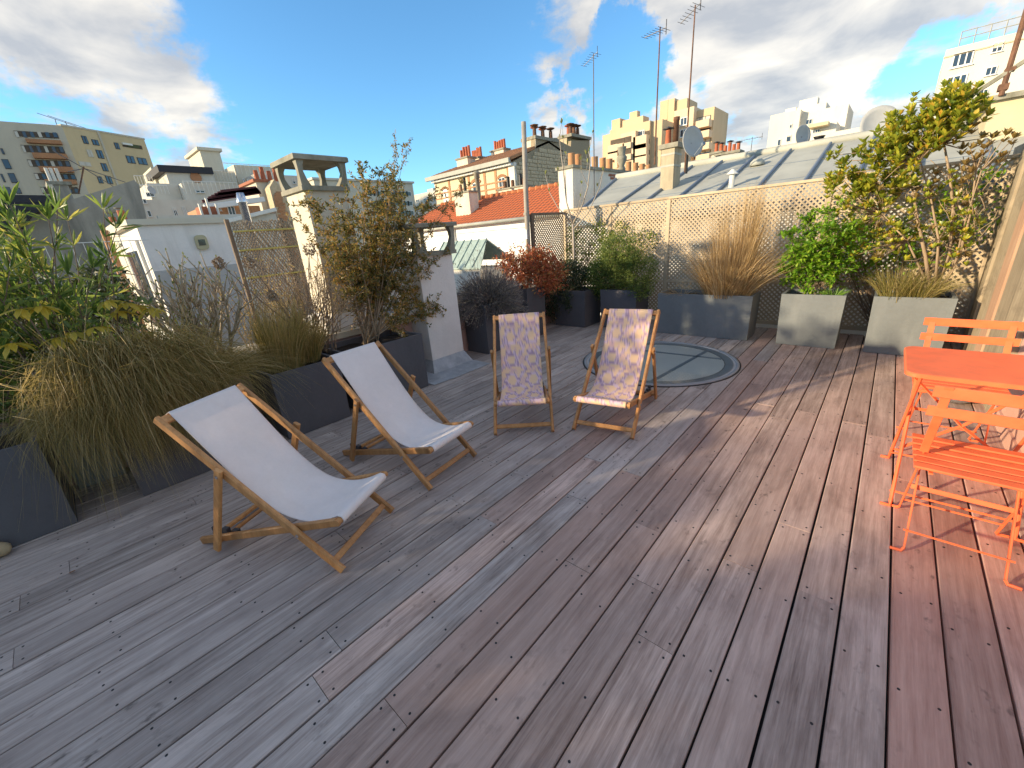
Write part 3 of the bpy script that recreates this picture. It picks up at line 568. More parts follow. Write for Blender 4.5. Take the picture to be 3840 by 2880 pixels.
    so_ = o.modifiers.new('thickness', 'SOLIDIFY'); so_.thickness = .0025; so_.offset = -1
    return c
def mid(l, r): return V((l[0]+r[0])/2, (l[1]+r[1])/2, 0), math.atan2(r[1]-l[1], r[0]-l[0])
p, a = mid((-1.79,.53), (-2.01,.98)); chA = deckchair('white canvas deck chair nearest the camera, sunlight on its upper cloth', False, p, a, 'white canvas deck chairs')
p, a = mid((-1.99,1.24), (-2.06,1.74)); dup(chA, p, a, 'white canvas deck chair second from the left, beside the short chimney')
p, a = mid((-2.18,2.05), (-1.78,2.38)); chC = deckchair('floral peach and lilac deck chair on the left of the pair, all in shade', True, p, a, 'floral deck chairs')
p, a = mid((-1.69,2.49), (-1.20,2.60)); dup(chC, p, a, 'floral peach and lilac deck chair in front of the skylight, dappled by sun')
# ------------------------------------------------------------------ orange folding table and chairs
def bistro_chair(label, loc, rz, group):
    c = thing('folding_chair', label, 'chair', loc, rz, group); w = .172; sx = V(1,0,0)
    for s in (-1, 1):
        st = MB(); pts = [V(s*w,.385,.0), V(s*w,.375,.02), V(s*w,.22,.30), V(s*w,.155,.46), V(s*w,.10,.60), V(s*w,.06,.68), V(s*w,.025,.82)]
        for i in range(1, len(pts)-1): st.bar(pts[i], pts[i+1], sx, .006 if i < 3 else .030, .020 if i < 3 else .006, .2)
        st.tube([V(s*(w+.004),.385,.006), V(s*(w+.042),.388,.006)], .007, 6); st.tube([V(s*w,.375,.02), V(s*(w+.006),.385,.006)], .007, 6)
        obj('back_stile', st, M_orange, c)
        lg = MB(); lg.bar(V(s*(w-.016),.008,.02), V(s*(w-.016),.345,.43), sx, .007, .018, .2); lg.tube([V(s*(w-.016),.008,.02), V(s*(w-.008),0,.007), V(s*(w+.03),-.004,.007)], .007, 6); obj('leg', lg, M_orange, c)
        obj('pivot', MB().tube([V(s*(w-.03),.36,.425), V(s*(w+.01),.36,.425)], .013, 8), M_orange, c)
    for k in range(6):
        y0 = -.005+k*.064; obj('seat_slat', MB().bar((-.205, y0+.025, .445+.002*abs(k-2.5)), (.205, y0+.025, .445+.002*abs(k-2.5)), (0,1,0), .050, .012, .3), M_orange, c)
    for s in (-1, 1): obj('seat_bearer', MB().bar((s*.15,-.01,.436), (s*.15,.36,.436), sx, .014, .006), M_orange, c)
    obj('back_slat', MB().bar((-.213,.030,.795), (.213,.030,.795), (0,0,1), .050, .009, .3), M_orange, c); obj('back_slat', MB().bar((-.213,.052,.70), (.213,.052,.70), (0,0,1), .046, .009, .3), M_orange, c)
    for y, z, r in ((.05,.09,.005), (.335,.09,.005)): obj('cross_bar', MB().tube([(-w,y,z),(w,y,z)], r, 6), M_orange, c)
    obj('cross_bar', MB().bar((-w,.205,.245), (w,.205,.245), (0,.3,1), .022, .005), M_orange, c); obj('cross_bar', MB().tube([(-w,.37,.425),(w,.37,.425)], .006, 6), M_orange, c)
    return c
b1 = bistro_chair('orange folding metal chair nearest the camera, backrest in front of its seat', (.455,2.27,0), 0, 'orange folding chairs')
dup(b1, (.47,3.775,0), math.pi, 'orange folding metal chair on the far side of the orange table')
tb_ = wthing('folding_table', 'small square orange metal table with rounded corners at the right edge', 'table', (.455,2.98,0))
def rrect(x0, x1, y0, y1, r, z, n=6):
    P = []
    for cx, cy, a in ((x1-r,y0+r,-90),(x1-r,y1-r,0),(x0+r,y1-r,90),(x0+r,y0+r,180)):
        for k in range(n+1): t = math.radians(a+90*k/n); P.append((cx+r*math.cos(t), cy+r*math.sin(t), z))
    return P
R0, R1 = rrect(.17,.74,2.70,3.265,.055,.722), rrect(.17,.74,2.70,3.265,.055,.738); R2 = rrect(.176,.734,2.706,3.259,.05,.742); n = len(R0)
obj('table_top', MB().add(R0+R1+R2, [tuple(range(n-1,-1,-1)), tuple(range(2*n,3*n))]+[(i,(i+1)%n,n+(i+1)%n,n+i) for i in range(n)]+[(n+i,n+(i+1)%n,2*n+(i+1)%n,2*n+i) for i in range(n)]), M_orange, tb_)
for x in (.235, .675):
    s = -1 if x < .4 else 1
    for (ya, yb) in ((2.65,3.20), (3.24,2.76)):
        m = MB(); off_ = .012 if ya < 3 else 0
        m.tube([(x+off_+s*.04,ya,.007),(x+off_,ya,.008),(x+off_,ya+(yb-ya)*.03,.03),(x+off_,yb,.715)], .0085, 7); obj('leg', m, M_orange, tb_)
for y, z in ((2.70,.07),(3.19,.07),(2.80,.70),(3.16,.70)): obj('cross_bar', MB().tube([(.235,y,z),(.675,y,z)], .006, 6), M_orange, tb_)
for (a, b) in (((.24,3.10,.60),(.455,2.98,.40)), ((.67,3.10,.60),(.455,2.98,.40)), ((.24,2.86,.26),(.455,2.98,.40)), ((.67,2.86,.26),(.455,2.98,.40))): obj('brace', MB().bar(a, b, (0,1,.5), .018, .004), M_orange, tb_)
bw = wthing('metal_bowl', 'small shiny metal bowl on the deck under the far orange chair', 'bowl', (.62,4.55,0)); obj('bowl', MB().lathe((.62,4.55,0), [(.05,.0),(.09,.03),(.11,.08),(.105,.08),(.08,.03),(.02,.015)], 20), M_steel, bw, True)
lg_ = tag(obj('driftwood', MB().tube([(-3.75,-.86,.05),(-3.66,-.76,.055),(-3.60,-.68,.05),(-3.57,-.635,.045),(-3.56,-.62,.045)], [.05,.052,.05,.036,.01], 10), M_log, None, True), 'pale rounded piece of driftwood lying by the leftmost planter', 'driftwood')
for (px, py, a_) in ((258,2148,.6),):
    p = az(px, py, .004); lf = MB(); lf.biga(p, V(math.cos(a_),math.sin(a_),.12), V(0,0,1), .055, .02, -.25); tag(obj('fallen_leaf', lf, plaster('dead_leaf_%d' % px, (.24,.10,.04), .2, 20), None), 'small brown dead leaf on the deck, '+('left of the nearest white chair' if px < 1000 else 'near the joint in front of the second white chair'), 'leaf')
# ------------------------------------------------------------------ plants
def rdir(zmin=-1, zmax=1):
    while 1:
        v = V(uni(-1,1), uni(-1,1), uni(zmin,zmax))
        if .05 < v.length < 1: return v.normalized()
def tuft(mb, base, n, r0_, h, spread, droop, w, segs=5, lean=(0,0), hvar=.35, zlo=None):
    """arching blades rising from a crown; droop bends the tips down"""
    for _ in range(n):
        a = uni(0, 2*math.pi); rr = r0_*math.sqrt(rnd()); b = V(base[0]+rr*math.cos(a), base[1]+rr*math.sin(a), base[2])
        a2 = a+uni(-.6,.6); sp = spread*uni(.15,1.); hh = h*(1-hvar*rnd()); out = V(math.cos(a2)*sp+lean[0]*uni(.3,1), math.sin(a2)*sp+lean[1]*uni(.3,1), 0); dr = droop*uni(.5,1.3)*sp/max(spread,.01)
        pts = []
        for i in range(segs+1):
            t = i/segs; pts.append(b+out*(t**1.15)+V(0,0, hh*(t-dr*t*t*t)))
        if zlo is not None:
            for q in pts: q.z = max(q.z, zlo+rnd()*.05)
        mb.blade(pts, w*uni(.6,1.3))
def stem(p, d, L, n, wob, grav=0):
    pts = [Vector(p)]; d = d.normalized()
    for i in range(n):
        d = (d+V(uni(-1,1),uni(-1,1),uni(-1,1))*wob+V(0,0,grav)).normalized(); pts.append(pts[-1]+d*(L/n))
    return pts, d
def plant(name, label, base, cat='shrub', group=None): return wthing(name, label, cat, base, group)
# oleander, far left
pl = plant('oleander_shrub', 'tall dark green oleander with long narrow leaves at the left edge', (-4.5,-.35,.68)); tw = MB(); lf = MB()
for i in range(120):
    b = V(-4.55+uni(-.22,.25), uni(-1.15,.10), .55); d = V(uni(-.3,.4), uni(-.3,.38), 1); pts, dd = stem(b, d, uni(.6,1.5), 7, .10); tw.tube(pts, [.007*(1-.09*k) for k in range(8)], 5)
    for k in range(1, 8):
        for _ in range(6 if k > 3 else 4):
            lf.biga(pts[k]+rdir()*.01, (pts[k]-pts[k-1]).normalized()*.7+rdir()*.8, rdir(), uni(.11,.18), uni(.015,.021), .10)
    for _ in range(5): lf.biga(pts[-1], dd+rdir()*.55, rdir(), uni(.12,.19), .019, .05)
obj('stems', tw, M_bark, pl, True); obj('leaves', lf, L_ole, pl, stuff=True)
# low dense growth at its foot
pl = plant('groundcover_shrub', 'tangled low green shrub filling the bed below the oleander', (-4.45,-.6,.68)); lf = MB(); tw = MB()
for i in range(130):
    b = V(-4.5+uni(-.3,.2), uni(-1.4,.55), .6); pts, dd = stem(b, V(uni(-.5,.7),uni(-.6,.6),.7), uni(.3,.6), 5, .3); tw.tube(pts, .003, 4)
    for k in range(1,6):
        for _ in range(9): lf.leaf(pts[k]+rdir()*.06, rdir(), rdir(), uni(.03,.06), uni(.014,.024))
obj('stems', tw, M_bark, pl); obj('leaves', lf, L_ole, pl, stuff=True)
# rhododendron with yellow lower leaves
pl = plant('yellowing_rhododendron', 'straggly shrub with rosettes of yellow drooping leaves above the feather grass', (-4.15,.1,.6)); tw = MB(); ly = MB(); lg2 = MB()
for (px, py) in ((80,1150),(150,1140),(400,1120),(440,1160),(350,1220),(270,1240),(530,1240),(560,1150),(520,1140),(40,1280),(330,1310),(470,1130),(210,1260)):
    t = ax(px, py, -3.92+uni(-.08,.08)); b = V(-4.15+uni(-.1,.1), t.y*.6+uni(-.1,.1), .55); m_ = b.lerp(t, .5)+V(uni(-.04,.04),uni(-.04,.04),-.03); tw.tube([b, m_, t], [.008,.006,.004], 5)
    for k in range(7):
        a = k*2.4+uni(0,.5); ly.biga(t-V(0,0,.01), V(math.cos(a),math.sin(a),uni(-.55,-.05)), V(0,0,1), uni(.10,.14), uni(.034,.044), .25)
    for k in range(6):
        a = k*1.05+uni(0,.5); lg2.biga(t+V(0,0,.012), V(math.cos(a),math.sin(a),uni(.15,.9)), V(0,0,1), uni(.07,.11), uni(.022,.03), .1)
obj('stems', tw, M_bark, pl); obj('yellow_leaves', ly, L_yel, pl, stuff=True); obj('green_leaves', lg2, L_gre, pl, stuff=True)
# hanging feather grass
pl = plant('feather_grass', 'great mop of hanging feather grass spilling over the charcoal planters', (-3.95,.15,.58), 'ornamental grass'); g = MB()
tuft(g, (-3.95,.18,.56), 2600, .24, .62, .62, 1.75, .0042, 7, (.10,.0), .45, .08)
tuft(g, (-3.95,.0,.56), 900, .20, .45, .45, 1.95, .0042, 7, (.22,-.02), .4, .08); tuft(g, (-3.98,.30,.60), 900, .22, .66, .34, .8, .0036, 6, (.06,.05), .3)
tuft(g, (-3.95,.55,.56), 1500, .16, .52, .60, 1.6, .0042, 7, (.05,.30), .4, .15)
for i in range(4200):
    y0 = .20+random.gauss(0,.19); y0 = min(max(y0,-.16),.70); b = V(-3.93+uni(-.12,.14), y0*.75+.04, .58); k_ = uni(.35,1)
    xo = -3.60+uni(-.03,.26)*k_; yo = y0+(y0-.15)*uni(.1,.6)+uni(-.10,.10); top_ = uni(.74,1.10); ze_ = uni(.24,.60)+.5*abs(y0-.18)*rnd() if rnd() < .8 else uni(.12,.4)
    p1_ = V(b.x+(xo-b.x)*.35, b.y+(yo-b.y)*.35, top_)+rdir()*.07; p2_ = V(b.x+(xo-b.x)*.8, b.y+(yo-b.y)*.75, top_-uni(.04,.2))+rdir()*.05; p3_ = V(xo, yo, (top_+ze_)*.5+.02); p4_ = V(xo+uni(-.03,.05), yo+uni(-.04,.04), ze_)
    g.blade([b, b.lerp(p1_,.6)+V(0,0,.03), p1_, p2_, p3_+rdir()*.035, p4_+rdir()*.04], random.choice((.0028,.004,.004,.0065)))
for i in range(420):
    b = V(-3.95+uni(-.15,.2), .2+uni(-.35,.45), .62); d0 = V(uni(-.35,.6), uni(-.6,.7), 1); pts, _d = stem(b, d0, uni(.45,.85), 6, .12, -.13); g.blade(pts, random.choice((.003,.006,.008)))
obj('blades', g, L_tus, pl, stuff=True)
pl = plant('tan_grass', 'upright tan grass clump between the two white deck chairs', (-3.95,1.28,.58), 'ornamental grass'); g = MB()
tuft(g, (-3.95,1.22,.56), 1300, .17, .78, .20, .55, .004, 5, (0,.10)); tuft(g, (-3.95,1.45,.56), 500, .08, .55, .2, .6, .004, 5, (0,.08)); obj('blades', g, L_g2, pl, stuff=True)
# bare budding shrub
pl = plant('bare_budding_shrub', 'bare branching shrub with swollen buds in front of the white cabin', (-4.45,.75,.68)); tw = MB(); bd = MB()
for i in range(18):
    b = V(-4.42+uni(-.1,.1), .78+uni(-.16,.16), .62); tgt = V(-4.35+uni(-.2,.25), .28+i*.058, uni(1.45,1.78)); pts, dd = stem(b, tgt-b, (tgt-b).length*.62, 5, .11); tw.tube(pts, [.014-.0014*k for k in range(6)], 6)
    for k in range(2, 6):
        for _ in range(2):
            p2, d2 = stem(pts[k], (pts[k]-pts[k-1]).normalized()+rdir(-.1,1)*.75, uni(.13,.36), 4, .16, .08); tw.tube(p2, [.0075,.0065,.0055,.005,.0045], 5)
            bd.biga(p2[-1], d2+rdir()*.2, rdir(), .028, .012, 0); bd.biga(p2[-1], d2+rdir()*.4, rdir(), .022, .012, 0)
            for q in p2[1:]: bd.leaf(q, rdir(), rdir(), .016, .009)
            if rnd() < .5: p3, d3 = stem(p2[2], d2+rdir()*.9, uni(.06,.16), 3, .15); tw.tube(p3, [.005,.0045,.004,.004], 5); bd.biga(p3[-1], d3, rdir(), .026, .012, 0)
obj('branches', tw, wood('sunlight_tinted_bark', (.33, .25, .16), (.60, .49, .35), (14, 14, 3), .85, .1), pl, True); obj('buds', bd, L_bud, pl, stuff=True)  # paler than the other bark: sunlight put into the colour
# twiggy hydrangea with dried heads
pl = plant('dried_hydrangea', 'twiggy bare hydrangea with papery dried flower heads beside the tall chimney', (-4.05,1.55,.58)); tw = MB()
for i in range(60):
    b = V(-4.1+uni(-.14,.14), 1.5+uni(-.2,.25), .58); pts, dd = stem(b, V(uni(-.45,.35),uni(-.45,.5),1), uni(.45,.95), 6, .16); tw.tube(pts, [.005-.0005*k for k in range(7)], 5)
    for k in range(2, 7):
        if rnd() < .75: p2, d2 = stem(pts[k], (pts[k]-pts[k-1]).normalized()+rdir()*.9, uni(.08,.25), 4, .25); tw.tube(p2, .002, 4)
obj('stems', tw, M_bark, pl, True)
for (px, py, r) in ((1300,1130,.075),(1350,1150,.065),(1085,1240,.055),(1345,1205,.045),(1160,935,.05),(820,985,.04),(935,985,.045),(1020,1110,.04),(1310,1060,.035)):
    c = ax(px, py, -3.95); fl = MB()
    for _ in range(150): d = rdir(); fl.biga(c+d*r*uni(.55,1), d+rdir()*.9, rdir(), uni(.014,.022), .017, .2)
    obj('flower_head', fl, L_hyd, pl, stuff=True)
    st2 = MB().tube([V(-4.05+uni(-.08,.08), 1.5+uni(-.15,.15), .6), c.lerp(V(-4.05,1.5,.6), .45)+V(0,0,.05), c], [.005,.004,.003], 5); obj('flower_stalk', st2, M_bark, pl)
# weedy shrub by the willow screen
pl = plant('mixed_weedy_shrub', 'thin leafy shrub with green and yellow leaves in front of the willow screen', (-4.5,1.55,.68)); tw = MB(); lf = MB()
for i in range(70):
    b = V(-4.5+uni(-.15,.15), uni(1.1,2.0), .62); pts, dd = stem(b, V(uni(-.2,.2),uni(-.25,.25),1), uni(.45,.95), 6, .12); tw.tube(pts, .003, 4)
    for k in range(2, 7):
        for _ in range(3): lf.leaf(pts[k]+rdir()*.02, rdir(), rdir(), uni(.018,.035), uni(.008,.014))
obj('stems', tw, M_barkt, pl); obj('leaves', lf, L_g2, pl, stuff=True)
# bronze berberis
pl = plant('bronze_shrub', 'large bronze-leaved shrub with arching sprays in front of the tall chimney', (-3.98,2.1,.58)); tw = MB(); lf = MB()
def spray(b, tgt, n, wob, r, dens, side, sidelen, ll):
    pts, dd = stem(b, tgt-b+V(0,0,.12), (tgt-b).length*1.03, n, wob, -.012)
    pts = [p.lerp(b.lerp(tgt, i/n)+V(0,0,.10*math.sin(math.pi*i/n)), .55) for i, p in enumerate(pts)]
    tw.tube(pts, [r*(1-.8*i/n) for i in range(n+1)], 5)
    for i in range(max(1, n//3), n+1):
        dcur = (pts[i]-pts[i-1]).normalized()
        for _ in range(side):
            if rnd() < .8:
                p2, d2 = stem(pts[i], dcur*.6+rdir()*.9, sidelen*uni(.4,1), 4, .22); tw.tube(p2, .0018, 4)
                for q in p2[1:]:
                    for _ in range(dens): lf.leaf(q+rdir()*.012, rdir()+d2*.4, rdir(), ll*uni(.7,1.2), ll*uni(.32,.45))
        for _ in range(dens): lf.leaf(pts[i]+rdir()*.012, rdir()+dcur*.4, rdir(), ll, ll*.4)
for (px, py) in ((1440,640),(1380,680),(1330,720),(1290,760),(1480,700),(1540,720),(1560,790),(1480,820),(1420,760),(1360,830),(1300,860),(1500,880),(1590,860),(1250,880),(1420,900),(1540,950),(1350,960),(1280,980),(1600,980),(1470,990),(1200,760),(1620,1060),(1560,1120),(1640,1160),(1400,1060),(1320,930),(1460,740),(1500,780),(1410,820),(1580,730)):
    t = ax(px, py, -4.0+uni(-.28,.25)); b = V(-4.0+uni(-.06,.06), 2.1+uni(-.08,.08), .57); spray(b, t, 9, .10, .009, 5, 5, .22, .042)
for (px, py) in ((1500,560),(1530,545),(1470,600),(1690,690),(1640,710),(1720,720),(1180,720),(1130,850),(1690,1010),(1590,1180),(1660,950),(1630,1130)):
    t = ax(px, py, -4.0+uni(-.15,.25)); b = V(-4.0, 2.15, .6); spray(b, t, 14, .06, .007, 4, 2, .13, .036)
obj('stems', tw, M_barkt, pl, True); obj('leaves', lf, L_ber, pl, stuff=True)
# lavender mound
pl = plant('lavender_bush', 'rounded grey winter lavender bush spilling over a tall planter', (-4.1,4.0,.68)); g = MB()
for i in range(3200):
    d = rdir(-.25,1); d.z = d.z*.8; c = V(-4.1,4.05,.62); an_ = math.atan2(d.y,d.x); e = c+V(d.x*.46, d.y*.55, d.z*.62)*uni(.68,1.05)*(1+.14*math.sin(3*an_+1)+.10*math.sin(7*an_+d.z*6)); e.z = max(e.z, .34); b = c+V(d.x*.12,d.y*.14,.02); m_ = b.lerp(e,.55)+V(0,0,.06); g.blade([b, m_, e, e+V(d.x*.02,d.y*.02,uni(.02,.07))], .005)
    for _ in range(3): g.leaf(b.lerp(e, uni(.6,1)), d+rdir()*.6+V(0,0,.4), rdir(), uni(.03,.055), .009)
for i in range(60): b = V(-4.1+uni(-.3,.3), 4.05+uni(-.4,.4), 1.05); tp = b+V(uni(-.08,.08),uni(-.08,.08),uni(.15,.42)); g.blade([b, b.lerp(tp,.5), tp], .003); g.leaf(tp, V(0,0,1), rdir(), .03, .008)
obj('sprigs', g, L_lav, pl, stuff=True)
# nandina
pl = plant('red_nandina', 'red-leaved nandina bush beside the shaded lattice panel', (-4.1,4.9,.74)); lf = MB(); tw = MB()
for (bx__, by__, bz__, r1_, r2_, r3_, cnt) in ((-4.08,4.72,1.06,.22,.28,.24,210),(-4.05,5.12,1.12,.24,.30,.22,230),(-3.92,5.34,.90,.20,.24,.26,170),(-3.85,5.0,.86,.14,.30,.20,130),(-4.1,4.5,1.18,.12,.16,.12,50)):
    for i in range(cnt):
        d = rdir(-.9,1); e = V(bx__,by__,bz__)+V(d.x*r1_,d.y*r2_,d.z*r3_)*uni(.3,1.12)
        for _ in range(6): lf.leaf(e+rdir()*.05, d*.6+rdir()*.9+V(0,0,-.25), rdir(), uni(.04,.075), uni(.016,.027))
for i in range(24): tw.tube([V(-4.1+uni(-.05,.05),4.9+uni(-.1,.1),.70), V(-4.08+uni(-.15,.15),4.95+uni(-.3,.3),1.0+uni(0,.25))], .004, 4)
for i in range(9):
    b = V(-4.1,4.75+uni(-.3,.5),1.2); tp = b+V(uni(-.1,.1),uni(-.25,.1),uni(.1,.25)); tw.tube([b,tp], .002, 4)
    for _ in range(5): lf.leaf(tp+rdir()*.03, rdir(), rdir(), .045, .015)
obj('stems', tw, M_bark, pl); obj('leaves', lf, L_nan, pl, stuff=True)
def bushmass(name, label, base, blobs_, n, ll, lw, mt, cat='shrub', stemmat=M_bark, per=8, group=None, stems=14):
    pl = plant(name, label, base, cat, group); lf = MB(); tw = MB(); tot = sum(b[3]*b[4]*b[5] for b in blobs_)
    for (x, y, z, rx, ry, rz_) in blobs_:
        for i in range(int(n*rx*ry*rz_/tot)+8):
            d = rdir(); e = V(x,y,z)+V(d.x*rx,d.y*ry,d.z*rz_)*uni(.35,1.05)**.6
            for _ in range(per): lf.leaf(e+rdir()*ll*1.1, d*.5+rdir()+V(0,0,.25), rdir(), ll*uni(.6,1.25), lw*uni(.7,1.2))
        for i in range(stems):
            e = V(x,y,z)+V(uni(-rx,rx),uni(-ry,ry),uni(-rz_,rz_))*.8; b = Vector(base)+V(uni(-.08,.08),uni(-.05,.05),-.03); tw.tube([b, b.lerp(e,.5)+rdir()*.05, e], [.007,.005,.002], 4)
    obj('stems', tw, stemmat, pl); obj('leaves', lf, mt, pl, stuff=True); return pl
bushmass('trailing_evergreen', 'dark trailing evergreen hanging over the corner planter down to the deck', (-3.95,5.75,.58), [(-3.95,5.85,.80,.34,.26,.26),(-4.2,5.62,.5,.22,.10,.42),(-3.95,5.60,.45,.20,.06,.25)], 620, .04, .016, L_dkg, per=9)
bushmass('rosemary_bush', 'bushy green rosemary in the planter behind the left floral chair', (-3.05,6.0,.60), [(-3.25,6.0,.86,.36,.26,.32),(-2.85,6.0,.85,.33,.24,.36),(-3.1,5.95,1.12,.34,.2,.30),(-2.7,5.85,.62,.22,.12,.16),(-3.45,6.0,.75,.3,.2,.3)], 1700, .042, .011, L_ros, per=13)
bushmass('climbing_jasmine', 'climbing jasmine with yellow-green leaves on the corner lattice', (-4.2,6.45,.0), [(-4.25,6.52,1.15,.22,.07,.50),(-3.85,6.52,1.25,.26,.06,.42),(-3.35,6.55,1.35,.30,.05,.24),(-2.95,6.56,1.25,.2,.04,.2)], 300, .045, .02, L_ivy, per=7)
# bare sapling
pl = plant('bare_sapling', 'pale bare sapling with green buds rising above the lattice', (-4.08,6.2,.3), 'tree'); tw = MB(); bd = MB()
for poly in ([(2150,1080),(2152,950),(2148,840)], ):
    tw.tube([ay(*p_, 6.2) for p_ in poly], [.022,.02,.018], 8)
for poly, r in (([(2148,840),(2125,760),(2110,620),(2098,520),(2105,465)],.015), ([(2148,840),(2180,780),(2205,700),(2215,600),(2208,570),(2222,500)],.014), ([(2148,840),(2090,775),(2060,720),(2045,655)],.010), ([(2150,860),(2205,800),(2250,700),(2262,640),(2240,700)],.010), ([(2125,760),(2118,640),(2112,520),(2108,460)],.008), ([(2205,700),(2180,640),(2178,600)],.007), ([(2165,800),(2178,740),(2182,690)],.006), ([(2110,640),(2124,580),(2128,545)],.006), ([(2098,760),(2095,700),(2092,640)],.006), ([(2200,640),(2203,610),(2198,580)],.005)):
    pts = [ay(p_[0], p_[1], 6.2+uni(-.1,.1) if i else 6.2) for i, p_ in enumerate(poly)]; tw.tube(pts, [r*(1-.7*i/(len(pts)-1)) for i in range(len(pts))], 6)
    for q in (pts[-1], pts[-2]):
        for _ in range(4): bd.biga(q, V(uni(-.4,.4),uni(-.4,.4),1), rdir(), uni(.05,.08), .022, .05)
obj('trunk', tw, M_barkl, pl, True); obj('buds', bd, L_bud, pl, stuff=True)
# tall straw grass
pl = plant('tall_straw_grass', 'tall dry straw-coloured grass fanning up before the lattice', (-1.52,6.02,.56), 'ornamental grass'); g = MB()
tuft(g, (-1.55,6.02,.54), 900, .26, .85, .55, .30, .006, 5, (0,.02), .5); tuft(g, (-1.50,6.02,.54), 620, .18, 1.30, .30, .10, .0055, 5, (.05,.1), .4); tuft(g, (-1.38,6.05,.54), 160, .08, 1.42, .12, .02, .006, 5, (.02,.05), .15)
tuft(g, (-1.35,6.0,.54), 200, .12, .8, .75, .35, .005, 5, (.2,.05), .5); tuft(g, (-2.1,5.98,.54), 90, .16, .16, .35, 1.2, .004, 4, (0,-.05), .5); tuft(g, (-1.5,6.0,.54), 26, .2, 1.5, .55, .2, .003, 6, (-.05,.1), .3)
obj('blades', g, L_dry, pl, stuff=True)
# bright green shrub
pl = plant('bright_green_shrub', 'bright green leafy shrub in the square dappled planter', (-.58,6.02,.6)); tw = MB(); lf = MB()
for (px, py) in ((2930,950),(2960,870),(3010,840),(3060,820),(3130,790),(3160,850),(3100,900),(3190,920),(2990,980),(3050,960),(2940,1010),(3030,1030),(3150,1000),(3200,840),(3090,860),(3000,900)):
    t = ay(px, py, 5.98+uni(-.15,.15)); b = V(-.58+uni(-.1,.1), 6.02+uni(-.06,.06), .58); pts, dd = stem(b, t-b, (t-b).length*.98, 6, .08); tw.tube(pts, [.006-.0006*k for k in range(7)], 5)
    for k in range(3, 7):
        for _ in range(6):
            p2, d2 = stem(pts[k], rdir()+V(0,0,.3), uni(.06,.16), 3, .2); tw.tube(p2, .0018, 4)
            for q in p2[1:]:
                for _ in range(4): lf.leaf(q+rdir()*.015, rdir()+V(0,0,.2), V(0,0,1)+rdir()*.6, uni(.04,.062), uni(.026,.04))
obj('stems', tw, M_bark, pl); obj('leaves', lf, L_brg, pl, stuff=True)
pl = plant('lime_grass', 'small lime green grass tuft in the square dappled planter', (-.38,5.92,.58), 'ornamental grass'); g = MB(); tuft(g, (-.38,5.92,.56), 150, .05, .17, .17, .6, .006, 4); obj('blades', g, L_lim, pl, stuff=True)
# large glossy pittosporum
pl = plant('glossy_tall_shrub', 'tall multi-stemmed shrub with glossy yellow-green leaves by the timber wall', (.30,6.05,.6)); tw = MB(); lf = MB(); lb = MB()
forks = [([(3490,1100),(3470,960),(3440,820),(3420,700)], .020), ([(3500,1105),(3560,950),(3575,780),(3560,650),(3540,540)], .018), ([(3515,1108),(3600,950),(3640,800),(3660,640)], .013), ([(3495,1100),(3400,900),(3300,800)], .012), ([(3505,1100),(3520,900),(3490,740),(3450,600)], .013), ([(3520,1108),(3580,1000),(3610,860),(3680,640)], .010)]
ends = []
for poly, r in forks:
    pts = [ay(p_[0], p_[1], 6.02+(uni(-.08,.12) if i else 0)) for i, p_ in enumerate(poly)]; tw.tube(pts, [r*(1-.55*i/(len(pts)-1)) for i in range(len(pts))], 7); ends += pts[1:]
def whorl(c, d, mb, n, ll):
    for k in range(n):
        a = k*2.399; u_ = d.orthogonal().normalized(); v_ = d.cross(u_); mb.biga(c, d*uni(.25,.9)+(u_*math.cos(a)+v_*math.sin(a))*uni(.25,.75), d, ll*uni(.7,1.15), ll*.42, .02)
green = [(3290,560),(3310,530),(3330,590),(3350,545),(3370,500),(3390,470),(3400,540),(3430,490),(3450,440),(3470,470),(3480,405),(3500,450),(3520,380),(3540,420),(3560,370),(3580,400),(3610,365),(3640,375),(3490,500),(3540,470),(3580,450),(3440,560),(3380,600),(3330,640),(3400,640),(3350,690),(3420,600),(3480,550),(3280,600),(3170,640),(3150,690),(3190,690),(3230,700),(3270,690),(3210,740),(3160,600),(3300,720),(3610,420),(3650,400),(3340,470),(3560,500),(3600,460)]
for (px, py) in green:
    for _ in range(8):
        t = ay(px+uni(-58,58), py+uni(-44,44), 6.0+uni(-.20,.22)); s_ = min(ends, key=lambda e: (e-t).length)
        if _ < 2: tw.tube([s_, s_.lerp(t,.4)+rdir()*.04, s_.lerp(t,.75)+rdir()*.03, t], [.006,.005,.004,.003], 4)
        d = (t-s_).normalized()*.3+V(.15,0,1)+rdir()*.3; d.normalize(); whorl(t, d, lf, 10, .082*uni(.7,1.1)); whorl(t-d*.045, d, lf, 6, .07)
for (px, py) in ((3650,480),(3680,520),(3640,560),(3620,620),(3690,560),(3720,520),(3770,510),(3800,520),(3660,600),(3610,560),(3480,720),(3500,690),(3440,720),(3600,690),(3750,590),(3640,650)):
    t = ay(px, py, 6.0+uni(-.12,.12)); s_ = min(ends, key=lambda e: (e-t).length); tw.tube([s_, s_.lerp(t,.5), t], [.006,.005,.003], 4); whorl(t, (V(.1,0,1)+rdir()*.3).normalized(), lb, 12, .07); whorl(t-V(0,0,.05), V(0,0,1), lb, 7, .065)
